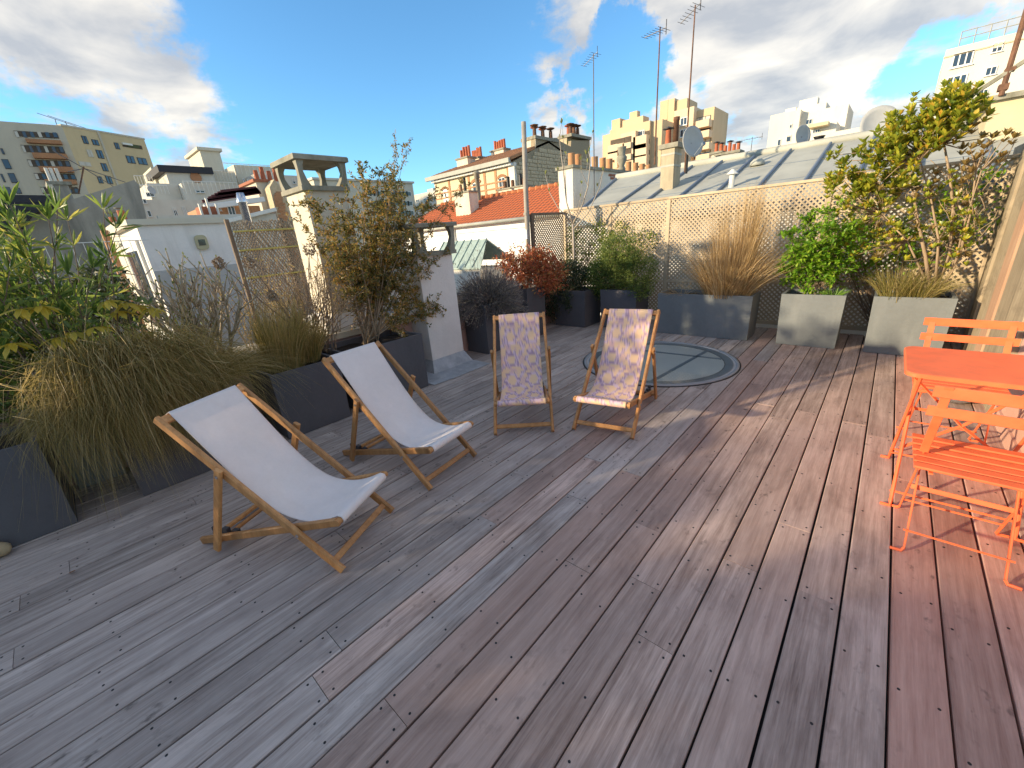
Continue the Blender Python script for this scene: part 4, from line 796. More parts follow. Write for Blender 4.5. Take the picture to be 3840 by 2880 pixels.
for (px, py) in ((3280,820),(3220,860),(3200,900),(3300,760),(3340,880),(3260,900),(3550,880),(3600,860),(3640,880),(3250,780),(3180,830),(3290,880),(3310,900),(3360,900),(3240,830),(3200,790),(3380,860),(3420,900),(3520,900),(3660,840),(3340,760),(3240,930),(3180,880),(3300,940),(3330,840),(3210,960),(3150,760),(3130,800),(3160,920),(3450,860),(3560,840))*3:
    t = ay(px+uni(-15,15), py+uni(-15,15), 6.05+uni(-.1,.1)); s_ = min(ends, key=lambda e: (e-t).length); tw.tube([s_, s_.lerp(t,.5), t], [.004,.003,.002], 4); whorl(t, (V(0,-.3,1)+rdir()*.4).normalized(), lf, 9, .06)
for i in range(95):
    px, py = uni(3270,3640), uni(640,1010); t = ay(px, py, 6.0+uni(-.16,.2)); s_ = min(ends, key=lambda e: (e-t).length); tw.tube([s_, s_.lerp(t,.5)+rdir()*.03, t], [.004,.003,.002], 4); whorl(t, (V(0,-.2,1)+rdir()*.5).normalized(), lf if rnd() < .8 else lb, 9, .068*uni(.7,1.1))
for i in range(26):
    b = ay(uni(3560,3700), uni(700,1000), 6.1); pts, dd = stem(b, V(uni(-.5,.5),uni(-.2,.2),1), uni(.2,.5), 5, .2); tw.tube(pts, .003, 4)
obj('stems', tw, M_barkt, pl, True); obj('leaves', lf, L_pit, pl, stuff=True); obj('browned_leaves', lb, L_pitb, pl, stuff=True)
pl = plant('golden_feather_grass', 'low golden green grass in the planter behind the orange table', (.2,5.92,.6), 'ornamental grass'); g = MB(); tuft(g, (.14,5.92,.56), 420, .12, .46, .25, .45, .004, 5, (-.02,0)); tuft(g, (.32,5.92,.56), 340, .10, .42, .30, .5, .004, 5, (.05,0)); obj('blades', g, L_sti, pl, stuff=True)
hg = plant('shade_hedge', 'unseen loose evergreen hedge, added on the wall behind the viewpoint to break up its shadow', (-2,-3.3,1.1), 'hedge'); lf = MB()  # added out of view so the wall's shadow edge turns ragged and dappled
for i in range(4600):
    x = uni(-11,5.5); hz = 1.62+.10*math.sin(x*2.1)+.09*math.sin(x*5.3+1); c = V(x, -3.35+uni(-.22,.22), 1.05+(hz-1.05)*uni(0,1)**.7+ (uni(0,.22) if rnd() < .12 else 0))
    for _ in range(6): lf.leaf(c+rdir()*.09, rdir(), rdir(), uni(.06,.11), uni(.03,.05))
obj('leaves', lf, L_hedge, hg, stuff=True)
bushmass('lattice_climber', 'leafy bright climber covering the lattice behind the glossy shrub', (.1,6.5,.1), [(-.45,6.52,1.35,.30,.06,.35),(-.10,6.5,1.05,.34,.07,.35),(.30,6.52,1.25,.32,.06,.45),(.62,6.5,1.5,.14,.06,.4),(-.35,6.5,.85,.25,.06,.25)], 330, .05, .026, L_brg, per=6, stems=8)
# terrace hedge and rail on the neighbouring roof
bushmass('terrace_hedge', 'dark clipped hedge behind the oleander, below the white railing', (-9.0,.7,.3), [(-9.0,-.2,1.0,.5,.6,.52),(-9.0,.55,1.05,.5,.42,.52)], 330, .10, .05, L_hedge, per=8)
rl = wthing('balcony_railing', 'thin white metal railing above the dark hedge at far left', 'railing', (-9.5,.5,.9))
for i in range(13): obj('baluster', MB().tube([(-9.5,-.4+i*.14,.9),(-9.5,-.4+i*.14,1.95)], .0045, 5), M_rail, rl)
obj('top_rail', MB().tube([(-9.5,-.5,1.95),(-9.5,1.4,1.94)], .007, 6), M_rail, rl)
# ------------------------------------------------------------------ buildings
def win(par, pl, tl, br, fm=M_pvc, gm=M_glass, n=2, s=.06, sill=True):
    """window on a wall plane: pl=('y',Y) faces -y, pl=('x',X) faces +x. frame ring, mullions, panes, sill"""
    k, c = pl; a = ay(*tl, c) if k == 'y' else ax(*tl, c); b = ay(*br, c) if k == 'y' else ax(*br, c)
    u0_, u1_ = (a.x, b.x) if k == 'y' else (a.y, b.y); z1, z0 = a.z, b.z; w = u1_-u0_; fw = max(.05, min(w, z1-z0)*s); d = .035 if abs(c) < 40 else .12
    def bx(mb, ua, ub, za, zb, o0, o1): return mb.box((ua, c-o1, za), (ub, c-o0, zb)) if k == 'y' else mb.box((c+o0, ua, za), (c+o1, ub, zb))
    f = MB(); bx(f, u0_, u0_+fw, z0, z1, -.02, d); bx(f, u1_-fw, u1_, z0, z1, -.02, d); bx(f, u0_+fw, u1_-fw, z1-fw, z1, -.02, d); bx(f, u0_+fw, u1_-fw, z0, z0+fw, -.02, d)
    for i in range(1, n): m_ = u0_+w*i/n; bx(f, m_-fw/2, m_+fw/2, z0+fw, z1-fw, -.02, d*.9)
    o = obj('window', f, fm, par); 
    for i in range(n): obj('pane', bx(MB(), u0_+w*i/n+fw*.4, u0_+w*(i+1)/n-fw*.4, z0+fw*.5, z1-fw*.5, -.02, d*.3), gm, o)
    if gm is not M_pvc and rnd() < .4: zb_ = z1-(z1-z0)*uni(.25,.6); obj('blind', bx(MB(), u0_+fw*.6, u1_-fw*.6, zb_, z1-fw*.6, d*.3, d*.55), M_gwhite, o)
    if sill: obj('sill', bx(MB(), u0_-fw, u1_+fw, z0-fw*.8, z0-.002, 0, d*2.2), fm, o)
    return o
def pots(par, x0, x1, y, z, n, r, h, m=M_pot, cap=False, dy=0.):
    for i in range(n):
        x = x0+(x1-x0)*i/max(1,n-1); hh = h*uni(.8,1.15); yy = y+dy*i/max(1,n-1)
        o = obj('chimney_pot', MB().lathe((x,yy,z), [(r*1.1,0),(r,hh*.12),(r*.88,hh*.9),(r*.98,hh),(r*.7,hh),(r*.65,hh*.8)], 10), m, par, True)
        if cap and i % 2 == 0: obj('cowl', MB().lathe((x,yy,z+hh+.06*h), [(r*.9,0),(r*1.9,.02*h),(r*1.9,.06*h),(r*.2,.2*h)], 10), M_black, o)
# --- zinc-roofed neighbour behind the lattice
zn = wthing('zinc_roof_house', 'low house with grey zinc standing-seam roof behind the lattice', 'building', (-1,9,-3))
def zr(x, y, e=0): return V(x, y, 1.72+(y-7.35)*.305+e)
bxo('wall', (-4.9,7.42,-3), (6,10.5,1.66), M_whitew, zn)
sx_ = [-4.85+.62*i for i in range(19)]
for i, (a, b) in enumerate(zip(sx_, sx_[1:])):
    a0 = a if i else -4.9; P = [zr(a0,7.3), zr(b,7.3), zr(b-.05,10.5), zr((a if i else -5.5)-.05,10.5)]
    obj('zinc_sheet', MB().prism(P, (0,0,-.03)), M_zinc, zn)
    obj('seam_batten', MB().bar(zr(b,7.28,.02), zr(b-.02,10.38,.02), (1,0,0), .05, .05, .3), M_zincd, zn)
obj('seam_batten', MB().bar(zr(-4.9,7.28,.02), zr(-5.5,10.38,.02), (1,0,0), .05, .05, .3), M_zincd, zn)
for j, yy in enumerate((8.35, 9.4)): obj('lap_joint', MB().bar(zr(-5.1,yy,.003), zr(6,yy,.003), (0,1,.3), .014, .008), M_zincd, zn)
obj('ridge_cap', MB().tube([zr(-5.55,10.5,.03), zr(6,10.5,.03)], .07, 8), M_zinc, zn, True); bxo('gutter', (-4.95,7.22,1.60), (6,7.34,1.70), M_zincd, zn)
P = [zr(-5.5,10.5,-.03), zr(6.3,10.5,-.03), V(6.3,14,1.6), V(-5.5,14,1.6)]; obj('rear_slope', MB().prism(P, (0,0,-.03)), M_zinc, zn); bxo('rear_wall', (-5.4,10.4,-3), (6,13.8,1.4), M_chim, zn)
vt = wthing('roof_vent', 'small white roof vent with conical hat on the zinc roof', 'vent', zr(-2.22,8.3)); c = zr(-2.22,8.3); obj('vent_pipe', MB().lathe(c-V(0,0,.05), [(.045,0),(.045,.26)], 10), M_rail, vt); obj('hat', MB().lathe(c+V(0,0,.20), [(.10,0),(.02,.08)], 12), M_rail, vt)
vt = wthing('mushroom_vent', 'half-round slotted vent on the zinc roof near its ridge', 'vent', zr(-2.15,9.6)); c = zr(-2.15,9.6); obj('hood', MB().lathe(c, [(.13,0),(.12,.06),(.07,.11),(.01,.125)], 12), M_zinc, vt, True)
# chimney carrying dish and aerials
Y = 8.7; a = ay(*q5(1180,1210), Y); x0, x1 = a.x, ay(*q5(1310,1215), Y).x; zt = ay(*q5(1195,600), Y).z
ca = wthing('aerial_chimney', 'grey rendered chimney carrying the satellite dish and aerial masts', 'chimney', (x0+.1,Y+.2,1.9))
bxo('stack', (x0,Y,1.75), (x1+.03,Y+.36,zt-.10), plaster('soot_stained_render', (.46,.39,.27), .12, 4, stain=(.22,.18,.13), stain_amt=.6, stain_scale=2.5), ca); bxo('crown', (x0-.05,Y-.04,zt-.10), (x1+.10,Y+.40,zt-.02), M_conc, ca)
for z in (zt-.22, zt-.42): obj('strap', MB().box((x0-.006,Y-.006,z), (x1+.036,Y+.366,z+.035)), M_zinc, ca)
pots(ca, x0+.07, x0+.09, Y+.12, zt-.02, 1, .055, .24, M_potr, True); obj('flue_liner', MB().lathe((x1-.02,Y+.15,zt-.02), [(.05,0),(.05,.38),(.058,.385),(.058,.44)], 12), M_rust, ca, True)
def mast(label, x, y, z0, z1, m, boom, rz, foot=True):
    t = wthing('aerial_mast', label, 'aerial', (x,y,z0)); lean = uni(-.01,.01); obj('mast', MB().tube([(x,y,z0),(x+lean,y,(z0+z1)/2),(x,y,z1)], [.016,.014,.011], 8), m, t)
    d = V(math.cos(rz), 0, math.sin(rz)*.6).normalized(); c = V(x,y,z1-.05); obj('boom', MB().tube([c-d*boom*.75, c+d*boom*.3], .007, 6), M_ant, t)
    for i in range(7): p_ = c+d*(boom*(-.72+i*.15)); l = .10+.012*i; obj('element', MB().tube([p_-V(.25*l,l,0), p_+V(.25*l,l,0)], .004, 4), M_ant, t)
    obj('reflector', MB().tube([c+d*boom*.28-V(0,0,.10), c+d*boom*.28+V(0,0,.12)], .008, 4), M_ant, t); return t
mast('tall rusty aerial mast on the left of the aerial chimney', -3.77, 8.7, 2.62, 4.82, M_rust, .40, .12)
mast('tallest aerial mast, rising behind the satellite dish', -3.19, 8.75, 2.4, 4.95, M_rust, .36, .75)
p = ay(2205,765,10.5); mast('thin leaning aerial mast left of the sand-coloured tower', -6.2, 10.5, 2.2, 5.5, M_ant, .42, .65)
def dish(label, c, r, az_, el, arm=True):
    t = wthing('satellite_dish', label, 'satellite dish', c); c = Vector(c); n = V(math.cos(az_)*math.cos(el), math.sin(az_)*math.cos(el), math.sin(el)); u_ = V(-math.sin(az_), math.cos(az_), 0); v_ = n.cross(u_); mb = MB(); seg, rg = 28, 5; vs = [c-n*r*.22]
    for i in range(1, rg+1):
        for k in range(seg): t_ = 2*math.pi*k/seg; f = i/rg; vs.append(c+(u_*math.cos(t_)*.9+v_*math.sin(t_))*r*f-n*r*.22*(1-f*f))
    fs = [(0,1+k,1+(k+1)%seg) for k in range(seg)]+[(1+(i-1)*seg+k, 1+i*seg+k, 1+i*seg+(k+1)%seg, 1+(i-1)*seg+(k+1)%seg) for i in range(1,rg) for k in range(seg)]
    o = obj('reflector', mb.add(vs, fs), M_dish, t, True); so_ = o.modifiers.new('t', 'SOLIDIFY'); so_.thickness = .012
    obj('bracket', MB().tube([c-n*r*.25, c-n*r*.5-V(0,0,r*.3), c-n*r*.5-V(0,0,r*1.9)], .02, 6), M_black, t)
    if arm: obj('feed_arm', MB().tube([c-v_*r*.95, c+n*r*.8-v_*r*.5], .010, 6), M_zincd, t); obj('feed_horn', MB().tube([c+n*r*.8-v_*r*.52, c+n*r*.95-v_*r*.46], .035, 8), M_zincd, t)
    return t
dish('pale grey satellite dish bolted to the aerial chimney', (-3.02,8.62,2.88), .26, math.radians(-28), .15)
dish('dark-faced satellite dish standing on the zinc ridge before the white block', (-1.63,10.6,2.90), .19, math.radians(-36), .12, False)
dish('large pale satellite dish on the ridge behind the glossy shrub', (-.52,11.0,2.92), .33, math.radians(-70), .35, False)
cw = wthing('chimney_cowl', 'dark bulbous metal cowl beside the dark-faced dish', 'cowl', (-1.38,10.7,2.6)); obj('cowl', MB().lathe((-1.38,10.7,2.55), [(.05,0),(.05,.12),(.08,.15),(.045,.20),(.08,.27),(.10,.30),(.02,.31)], 12), M_black, cw, True)
# --- long white chimney wall with clay pots
wc = wthing('long_chimney_wall', 'long peeling white chimney wall topped with a row of yellow clay pots', 'chimney', (-6.8,11,-1)); a, b = ay(*q4(1715,570),10), ay(*q4(1885,545),10); zt = a.z-.06
bxo('stack', (a.x,10,-3), (b.x,15.6,zt), M_white, wc); bxo('crown', (a.x-.05,9.94,zt), (b.x+.06,15.7,zt+.07), M_conc, wc)
for i, yy in enumerate((10.3,10.62,11.5,11.95,12.35,13.6,14.1,14.6,15.1)): obj('chimney_pot', MB().lathe((b.x-.22,yy,zt+.07), [(.10,0),(.095,.05),(.092,.30),(.098,.32),(.07,.32),(.06,.2)], 12), M_pot, wc, True)
br_ = MB()
for i in range(9):
    for j in range(9):
        if rnd() < .75: y_ = 11.9+j*.23+(i%2)*.11; br_.box((b.x+.001,y_,zt-.12-i*.08), (b.x+.014,y_+.20,zt-.06-i*.08))
obj('exposed_bricks', br_, M_rbrick, wc, stuff=True)
cw = wthing('mossy_cowl', 'tall mossy lantern cowl between the clay pots and the sand tower', 'cowl', (b.x-.1,13.0,zt)); obj('cowl', MB().lathe((b.x-.15,13.0,zt+.05), [(.11,0),(.12,.1),(.08,.18),(.15,.34),(.16,.42),(.09,.50),(.13,.66),(.14,.70),(.02,.72)], 14), M_conc, cw, True)
# --- tiled-roof house
Y = 14.; e0 = ay(*q4(1350,1150), Y); ze = e0.z; Yr = Y+2.7; r0_ = ay(*q4(340,1010), Yr); zrg = r0_.z
th = wthing('orange_tiled_house', 'white-walled house with an orange interlocking tile roof beyond the lavender', 'building', (-12,Y,-3))
nrm = V(1,0,0).cross(V(0,Yr-Y,zrg-ze)).normalized(); lb_ = on(*q4(0,1212), (0,Y,ze), nrm); xl = r0_.x-(r0_.x-lb_.x)*( (zrg-ze)/max(.05,zrg-lb_.z)); xr = -9.2
bxo('wall', (xl+.3,Y+.25,-4), (xr-.1,Yr+2.2,ze-.05), M_whitew, th)
def rf(s, t): return V(xl+(r0_.x-xl)*t+(xr-(xl+(r0_.x-xl)*t))*s, Y+(Yr-Y)*t, ze+(zrg-ze)*t)
obj('roof_deck', MB().prism([rf(0,0), rf(1,0), rf(1,1), rf(0,1)], (0,0,-.08)), M_terra, th)
obj('rear_slope', MB().prism([rf(0,1), rf(1,1), rf(1,1)+V(0,2.6,-1.1), rf(0,1)+V(-1.2,2.6,-1.1)], (0,0,-.06)), M_terra, th)
# tiles: rolled profile, laid in courses
tw_, tl_ = .23, .30; L = math.hypot(Yr-Y, zrg-ze); dv = V(0,(Yr-Y)/L,(zrg-ze)/L); nv = V(1,0,0).cross(dv); nc = int(L/(tl_*.86))
tile = MB(); pf = [(0,0),(.05,.030),(.10,.038),(.15,.012),(.19,.006),(.23,.010)]
for i, (x, h) in enumerate(pf): tile.v += [tuple(V(x,0,0)+nv*(h+.028)), tuple(V(x,0,0)+dv*tl_+nv*(h+.004)), tuple(V(x,0,0)+nv*(h+.004))]
for i in range(len(pf)-1): a_ = i*3; tile.f += [(a_,a_+3,a_+4,a_+1), (a_+2,a_+5,a_+3,a_)]
tme = tile.mesh('tile'); tme.materials.append(M_terra); spots_ = []
for r in range(nc):
    p0_ = dv*(r*tl_*.86); t = (r*tl_*.86)/L; xs_ = rf(0,t).x+.02; x = math.floor(xs_/tw_)*tw_+tw_
    while x < xr-.05: spots_.append(V(x, Y+p0_.y, ze+p0_.z+uni(0,.006))); x += tw_
spots_.sort(key=lambda p_: (p_-CAM).length)
for p_ in spots_[:300]: o = link('roof_tile', tme, None, th); o.location = o.location+p_
rest = MB()
for p_ in spots_[300:]: rest.add([Vector(v)+p_ for v in tile.v], tile.f)
obj('roof_tiles', rest, M_terra, th, stuff=True)
x = r0_.x
while x < xr-.2: obj('ridge_tile', MB().tube([(x,Yr,zrg+.02),(x+.06,Yr,zrg+.02),(x+.07,Yr,zrg+.02),(x+.40,Yr,zrg+.02)], [.13,.13,.115,.10], 10), M_terra2, th, True); x += .37
obj('hip_cap', MB().tube([rf(0,0)+V(0,0,.04), rf(0,1)+V(0,0,.04)], .07, 6), M_conc, th)
obj('gutter', MB().tube([rf(0,0)+V(0,-.05,-.04), rf(1,0)+V(0,-.05,-.04)], .075, 8), M_zinc, th, True)
dp = ay(*q4(480,1300), Y+.2); obj('downpipe', MB().tube([dp+V(-.05,-.12,.15), dp+V(0,0,-.1), dp+V(.02,0,-3)], .05, 8), M_rail, th)
obj('cornice_line', MB().bar((xl+.3,Y+.24,ze-.38),(xr-.1,Y+.24,ze-.38),(0,1,0),.03,.03), M_chim, th)
a, b = ay(*q4(515,1185), Y+.9), ay(*q4(670,850), Y+.9); tc_ = wthing('roof_chimney', 'slim cream chimney with one clay pot on the orange tiled roof', 'chimney', (a.x,Y+1,a.z)); bxo('stack', (a.x,Y+.9,a.z-.2), (b.x-.1,Y+1.5,b.z), M_chim, tc_); bxo('crown', (a.x-.06,Y+.84,b.z), (b.x-.02,Y+1.56,b.z+.07), M_conc, tc_); pots(tc_, a.x+.22, a.x+.22, Y+1.2, b.z+.07, 1, .10, .34); pots(tc_, a.x+.55, a.x+.55, Y+1.2, b.z+.07, 1, .08, .60, M_black)
a, b = ay(*q4(780,960), Y+2.4), ay(*q4(770,610), Y+2.4); vp_ = wthing('vent_flue', 'tall grey round flue with a domed hat on the orange tiled roof', 'flue', a); obj('flue', MB().lathe((a.x,Y+2.4,a.z-.2), [(.16,0),(.12,.18),(.11,.22),(.11,b.z-a.z-.12),(.15,b.z-a.z-.10),(.15,b.z-a.z+.1),(.20,b.z-a.z+.14),(.10,b.z-a.z+.24),(.02,b.z-a.z+.26)], 14), M_conc, vp_, True)
a, b = ay(*q4(1020,870), Yr+.6), ay(*q4(1330,850), Yr+.6); rc = wthing('ridge_chimney', 'low chimney with dark metal pots just behind the orange ridge', 'chimney', a); bxo('stack', (a.x,Yr+.5,a.z-.6), (b.x,Yr+1.1,a.z+.12), M_chim, rc); bxo('crown', (a.x-.06,Yr+.44,a.z+.12), (b.x+.06,Yr+1.16,a.z+.19), M_conc, rc)
for i, f in enumerate((.15,.28,.45,.75,.88)): obj('chimney_pot', MB().lathe((a.x+(b.x-a.x)*f,Yr+.8,a.z+.19), [(.09,0),(.09,.5 if i%2 else .3),(.11,.52 if i%2 else .32),(.02,.56 if i%2 else .36)], 10), M_black if i%2 else M_rust, rc)
# small green zinc lantern roof in front of it
ln = wthing('lantern_roof', 'small green zinc gabled lantern roof behind the lavender bush', 'building', (-9.2,9,0)); a, b = ay(*q4(410,1440),8.6), ay(*q4(840,1410),8.6)
obj('front_slope', MB().prism([(a.x-.5,8.0,.75),(b.x+.35,8.0,.75),(b.x,8.7,b.z),(a.x-.3,8.7,b.z)], (0,0,-.04)), M_verd, ln); obj('rear_slope', MB().prism([(a.x-.3,8.7,b.z),(b.x,8.7,b.z),(b.x+.3,9.4,.9),(a.x-.5,9.4,.9)], (0,0,-.04)), M_verd, ln)
for i in range(7): x = a.x-.3+(b.x-a.x+.3)*i/6; obj('seam_batten', MB().bar((x*1.0,8.0,.77),(x,8.7,b.z+.02),(1,0,0),.03,.03), M_verd, ln)
bxo('wall', (a.x-.4,8.05,-3), (b.x+.25,9.3,.70), M_white, ln)
# --- stone and brick apartment house
Y = 32.; a = ay(*q4(240,690), Y); b = ay(*q4(1130,500), Y); g0 = ay(*q4(1190,490), Y); XG = g0.x
sh = wthing('stone_gable_house', 'cream brick house with arched windows and a rubble stone gable', 'building', (a.x,Y,-10)); zE = b.z
Yb = ax(*q4(2080,250), XG).y; rgy = ax(*q4(1440,340), XG)
bxo('wall', (a.x,Y,-12), (XG-.05,Yb,zE), M_cream, sh)
zR = zE+(rgy.z-zE)*1.7; Ym = Y+(rgy.y-Y)*1.7
obj('roof', MB().prism([(a.x-.5,Y-.5,zE+.25),(XG,Y-.5,zE+.25),(XG,Ym,zR),(a.x+2.5,Ym,zR)], (0,0,-.2)), M_oldtile, sh); obj('rear_roof', MB().prism([(a.x+2.5,Ym,zR),(XG,Ym,zR),(XG,Yb,zE),(a.x,Yb,zE)], (0,0,-.2)), M_oldtile, sh)
rt_ = MB()
for i in range(40):
    x = a.x+(XG-a.x)*(i+.5)/40; t0_ = max(0, 1-(x-a.x+.5)/3.0); pA, pB = V(x,Y-.5,zE+.27), V(x,Ym,zR+.02); rt_.bar(pA, pA.lerp(pB, max(.15,1-t0_)), (1,0,0), .12, .10)
obj('tile_rolls', rt_, M_oldtile, sh, stuff=True)
bxo('eaves_gutter', (a.x-.6,Y-.75,zE-.12), (XG,Y-.45,zE+.26), M_zinc, sh)
gp = [ax(*q4(*p_), XG) for p_ in ((1190,490),(1440,345),(1440,225),(1700,210),(1740,250),(1865,315),(1870,245),(2090,240))]
poly = [V(XG,Y,-12)]+gp+[V(XG,gp[-1].y,-12)]; obj('gable_wall', MB().prism(poly, (-.5,0,0)), M_stonej, sh)
stm = MB().cham((-.5,-.5,0),(.5,.5,1),.22).mesh('stone'); stm.materials.append(M_stone); ns = 0; z = ax(*q4(1190,830), XG).z-1.2
def ztop(y):
    for p_, r_ in zip(gp, gp[1:]):
        if min(p_.y,r_.y) <= y <= max(p_.y,r_.y) and abs(r_.y-p_.y) > .05: return p_.z+(r_.z-p_.z)*(y-p_.y)/(r_.y-p_.y)
    return gp[-1].z
while z < max(p_.z for p_ in gp) and ns < 300:
    hh = uni(.26,.40); y = Y+.1+uni(0,.3)
    while y < gp[-1].y-.5 and ns < 300:
        w = uni(.35,.85)
        if z+hh < min(ztop(y), ztop(y+w))-.1: 
            o = link('stone', stm, None, sh); o.location += V(XG+.01,y+w/2,z+hh/2); o.rotation_euler = (0,math.pi/2,0); o.scale = (hh*.9,w*.93,uni(.05,.12)); ns += 1
        y += w
    z += hh
bxo('corner_pier', (XG-.7,Y-.06,-12), (XG+.04,Y+.3,zE-.1), M_white, sh)
for tl, br in (((1010,690),(1100,850)), ((700,755),(805,940)), ((345,830),(425,985))):
    w_ = win(sh, ('y',Y), q4(*tl), q4(*br), M_pvc, M_glassd if tl[0] > 400 else M_pvc, 2); A_, B_ = ay(*q4(*tl), Y), ay(*q4(*br), Y); cx = (A_.x+B_.x)/2; hw = (B_.x-A_.x)/2
    for i in range(9): t = math.pi*(.18+.64*i/8); obj('arch_brick', MB().bar((cx+hw*1.15*math.cos(t), Y-.04, A_.z-.25+hw*.75*math.sin(t)), (cx+hw*1.6*math.cos(t), Y-.04, A_.z-.2+hw*1.15*math.sin(t)), (0,1,0), .10, hw*.26), M_obrick, sh)
for px, py0, py1 in ((840,620,920),(650,650,900),(1120,570,690),(970,600,880),(420,720,980)): A_, B_ = ay(*q4(px,py0), Y), ay(*q4(px,py1), Y); obj('brick_pilaster', MB().box((A_.x-.14,Y-.05,B_.z-1),(A_.x+.14,Y,zE-.1)), M_obrick, sh)
for f in (.72,.52,.3): obj('string_course', MB().box((a.x-.03,Y-.07,zE-3.4+f*2.6),(XG-.7,Y-.001,zE-3.28+f*2.6)), M_obrick, sh)
br2 = MB()
for i in range(60): x = a.x+(XG-a.x)*i/60; br2.box((x,Y-.42,zE-.34),(x+.12,Y,zE-.14))
obj('dentils', br2, M_pvc, sh, stuff=True)
def farchim(lbl, Yc, tl, br, dep, n, m, pm, cap=False):
    A_, B_ = ay(*q4(*tl), Yc), ay(*q4(*br), Yc); t = wthing('house_chimney', lbl, 'chimney', (A_.x,Yc,B_.z)); bxo('stack', (A_.x,Yc,B_.z-.8), (B_.x,Yc+dep,A_.z), m, t); bxo('crown', (A_.x-.12,Yc-.12,A_.z), (B_.x+.12,Yc+dep+.12,A_.z+.16), M_conc, t); pots(t, A_.x+.25, B_.x-.25, Yc+dep*.5, A_.z+.16, n, .16, .95, pm, cap)
farchim('grey chimney with four red pots at the left end of the brown roof', Y+2.2, (512,480), (655,600), 1.2, 4, M_chim, M_potr)
farchim('low wide chimney with six orange pots, second on the brown roof', Y+4.5, (660,480), (795,560), 1.0, 6, M_chim, M_potr)
farchim('square chimney with five red pots at the middle of the brown roof', Y+5, (920,385), (1075,470), 1.0, 5, M_chim, M_potr)
A_, B_ = gp[2], gp[3]; t = wthing('gable_chimney', 'stone gable chimney with capped pots, left of the pair', 'chimney', (XG-1,A_.y,A_.z)); bxo('stack', (XG-1.6,A_.y,A_.z-4), (XG+.06,A_.y+.01,A_.z+.02), M_chim, t); bxo('crown', (XG-1.7,A_.y-.1,A_.z+.02), (XG+.15,B_.y+.1,A_.z+.3), M_conc, t)
for i in range(5): obj('chimney_pot', MB().lathe((XG-.4-.5*(i%2), A_.y+.5+i*(B_.y-A_.y-1)/4, A_.z+.3), [(.2,0),(.17,.7),(.19,.75),(.05,.78),(.42,.95),(.42,1.0),(.05,1.1)], 10), M_potr if i%2 else M_rust, t)
A_, B_ = gp[6], gp[7]; t = wthing('gable_chimney', 'stone gable chimney with capped pots, right of the pair beside the leaning mast', 'chimney', (XG-1,A_.y,A_.z)); bxo('crown', (XG-1.7,A_.y-.1,B_.z+.02), (XG+.15,B_.y+.1,B_.z+.3), M_conc, t); bxo('stack', (XG-1.6,A_.y,B_.z-4), (XG-.55,B_.y,B_.z+.018), M_stone, t)
for i in range(5): obj('chimney_pot', MB().lathe((XG-.4-.5*(i%2), A_.y+.5+i*(B_.y-A_.y-2)/5, B_.z+.3), [(.2,0),(.17,.7),(.19,.75),(.05,.78),(.42,.95),(.42,1.0),(.05,1.1)], 10), M_potr if i%2 else M_rust, t)
# --- white cabin, willow screen
X = -10.; a, b = ax(*q2(320,1020), X), ax(*q2(1385,1030), X); cb = wthing('white_cabin', 'white rendered rooftop cabin with a glazed side door behind the bare shrub', 'building', (X,a.y,-3))
bxo('wall', (-12.6,a.y,-3), (X,b.y,a.z-.1), M_pil, cb); bxo('roof_edge', (-12.7,a.y-.12,a.z-.1), (X+.06,b.y+.02,a.z), M_glit, cb)
dA, dB = ay(*q2(200,1280), a.y), ay(*q2(320,1240), a.y); dd = bxo('door', (-12.0,a.y-.05,-.2), (-10.35,a.y-.001,a.z-.32), M_rail, cb); bxo('pane', (-11.8,a.y-.07,.3), (-11.3,a.y-.051,a.z-.5), M_glass, dd); bxo('pane', (-11.1,a.y-.07,.3), (-10.55,a.y-.051,a.z-.5), M_glass, dd)
obj('base_band', MB().box((X,a.y,-3),(X+.02,b.y,1.42)), plaster('grey_plinth_paint', (.47,.46,.43), .06, 1.), cb); bxo('downpipe', (-12.75,a.y-.25,-1), (-12.63,a.y-.13,a.z), M_pot, cb)
lA, lB = ax(*q2(1020,1210), X), ax(*q2(1220,1375), X); lm = wthing('wall_lamp', 'khaki rounded-square solar lamp with a dark panel on the cabin wall', 'lamp', (X,(lA.y+lB.y)/2,(lA.z+lB.z)/2)); P_ = rrect(lA.y,lB.y,lB.z,lA.z,.07,0); obj('housing', MB().prism([(X+.001,p_[0],p_[1]) for p_ in P_], (.05,0,0)), M_lampb, lm)
cy2, cz2, rr_ = (lA.y+lB.y)/2, (lA.z+lB.z)/2, .055; obj('panel', MB().box((X+.051,cy2-rr_,cz2-rr_),(X+.056,cy2+rr_,cz2+rr_)), M_glassd, lm)
cp = wthing('cabin_chimney', 'pair of clay pots with a metal cowl at the left end of the cabin roof', 'chimney', (-12.6,a.y-.4,a.z)); c1, c2 = ay(*q2(100,1090), a.y+.3), ay(*q2(200,1020), a.y+.3)
bxo('stack', (c1.x-.2,a.y+.1,-1), (c2.x+.2,a.y+.5,c1.z-.05), M_chim, cp)
for c, cw_ in ((c1,True),(c2,False)): obj('chimney_pot', MB().lathe((c.x,a.y+.3,c1.z-.06), [(.085,0),(.075,.04),(.07,.26),(.05,.26)], 12), M_potr, cp); obj('cowl', MB().lathe((c.x,a.y+.3,c1.z+(.28 if cw_ else .23)), [(.03,0),(.13 if cw_ else .10,.02),(.12 if cw_ else .10,.14 if cw_ else .03),(.03,.16 if cw_ else .04)], 12), M_conc, cp, True)
X = -6.6; a, b = ax(*q2(1470,1075), X), ax(*q2(2212,985), X); ws = wthing('willow_screen', 'expanding willow trellis screen with yellow bamboo rails beside the tall chimney', 'screen', (X,a.y,.6)); w = b.y-a.y+.35; h = a.z-.75
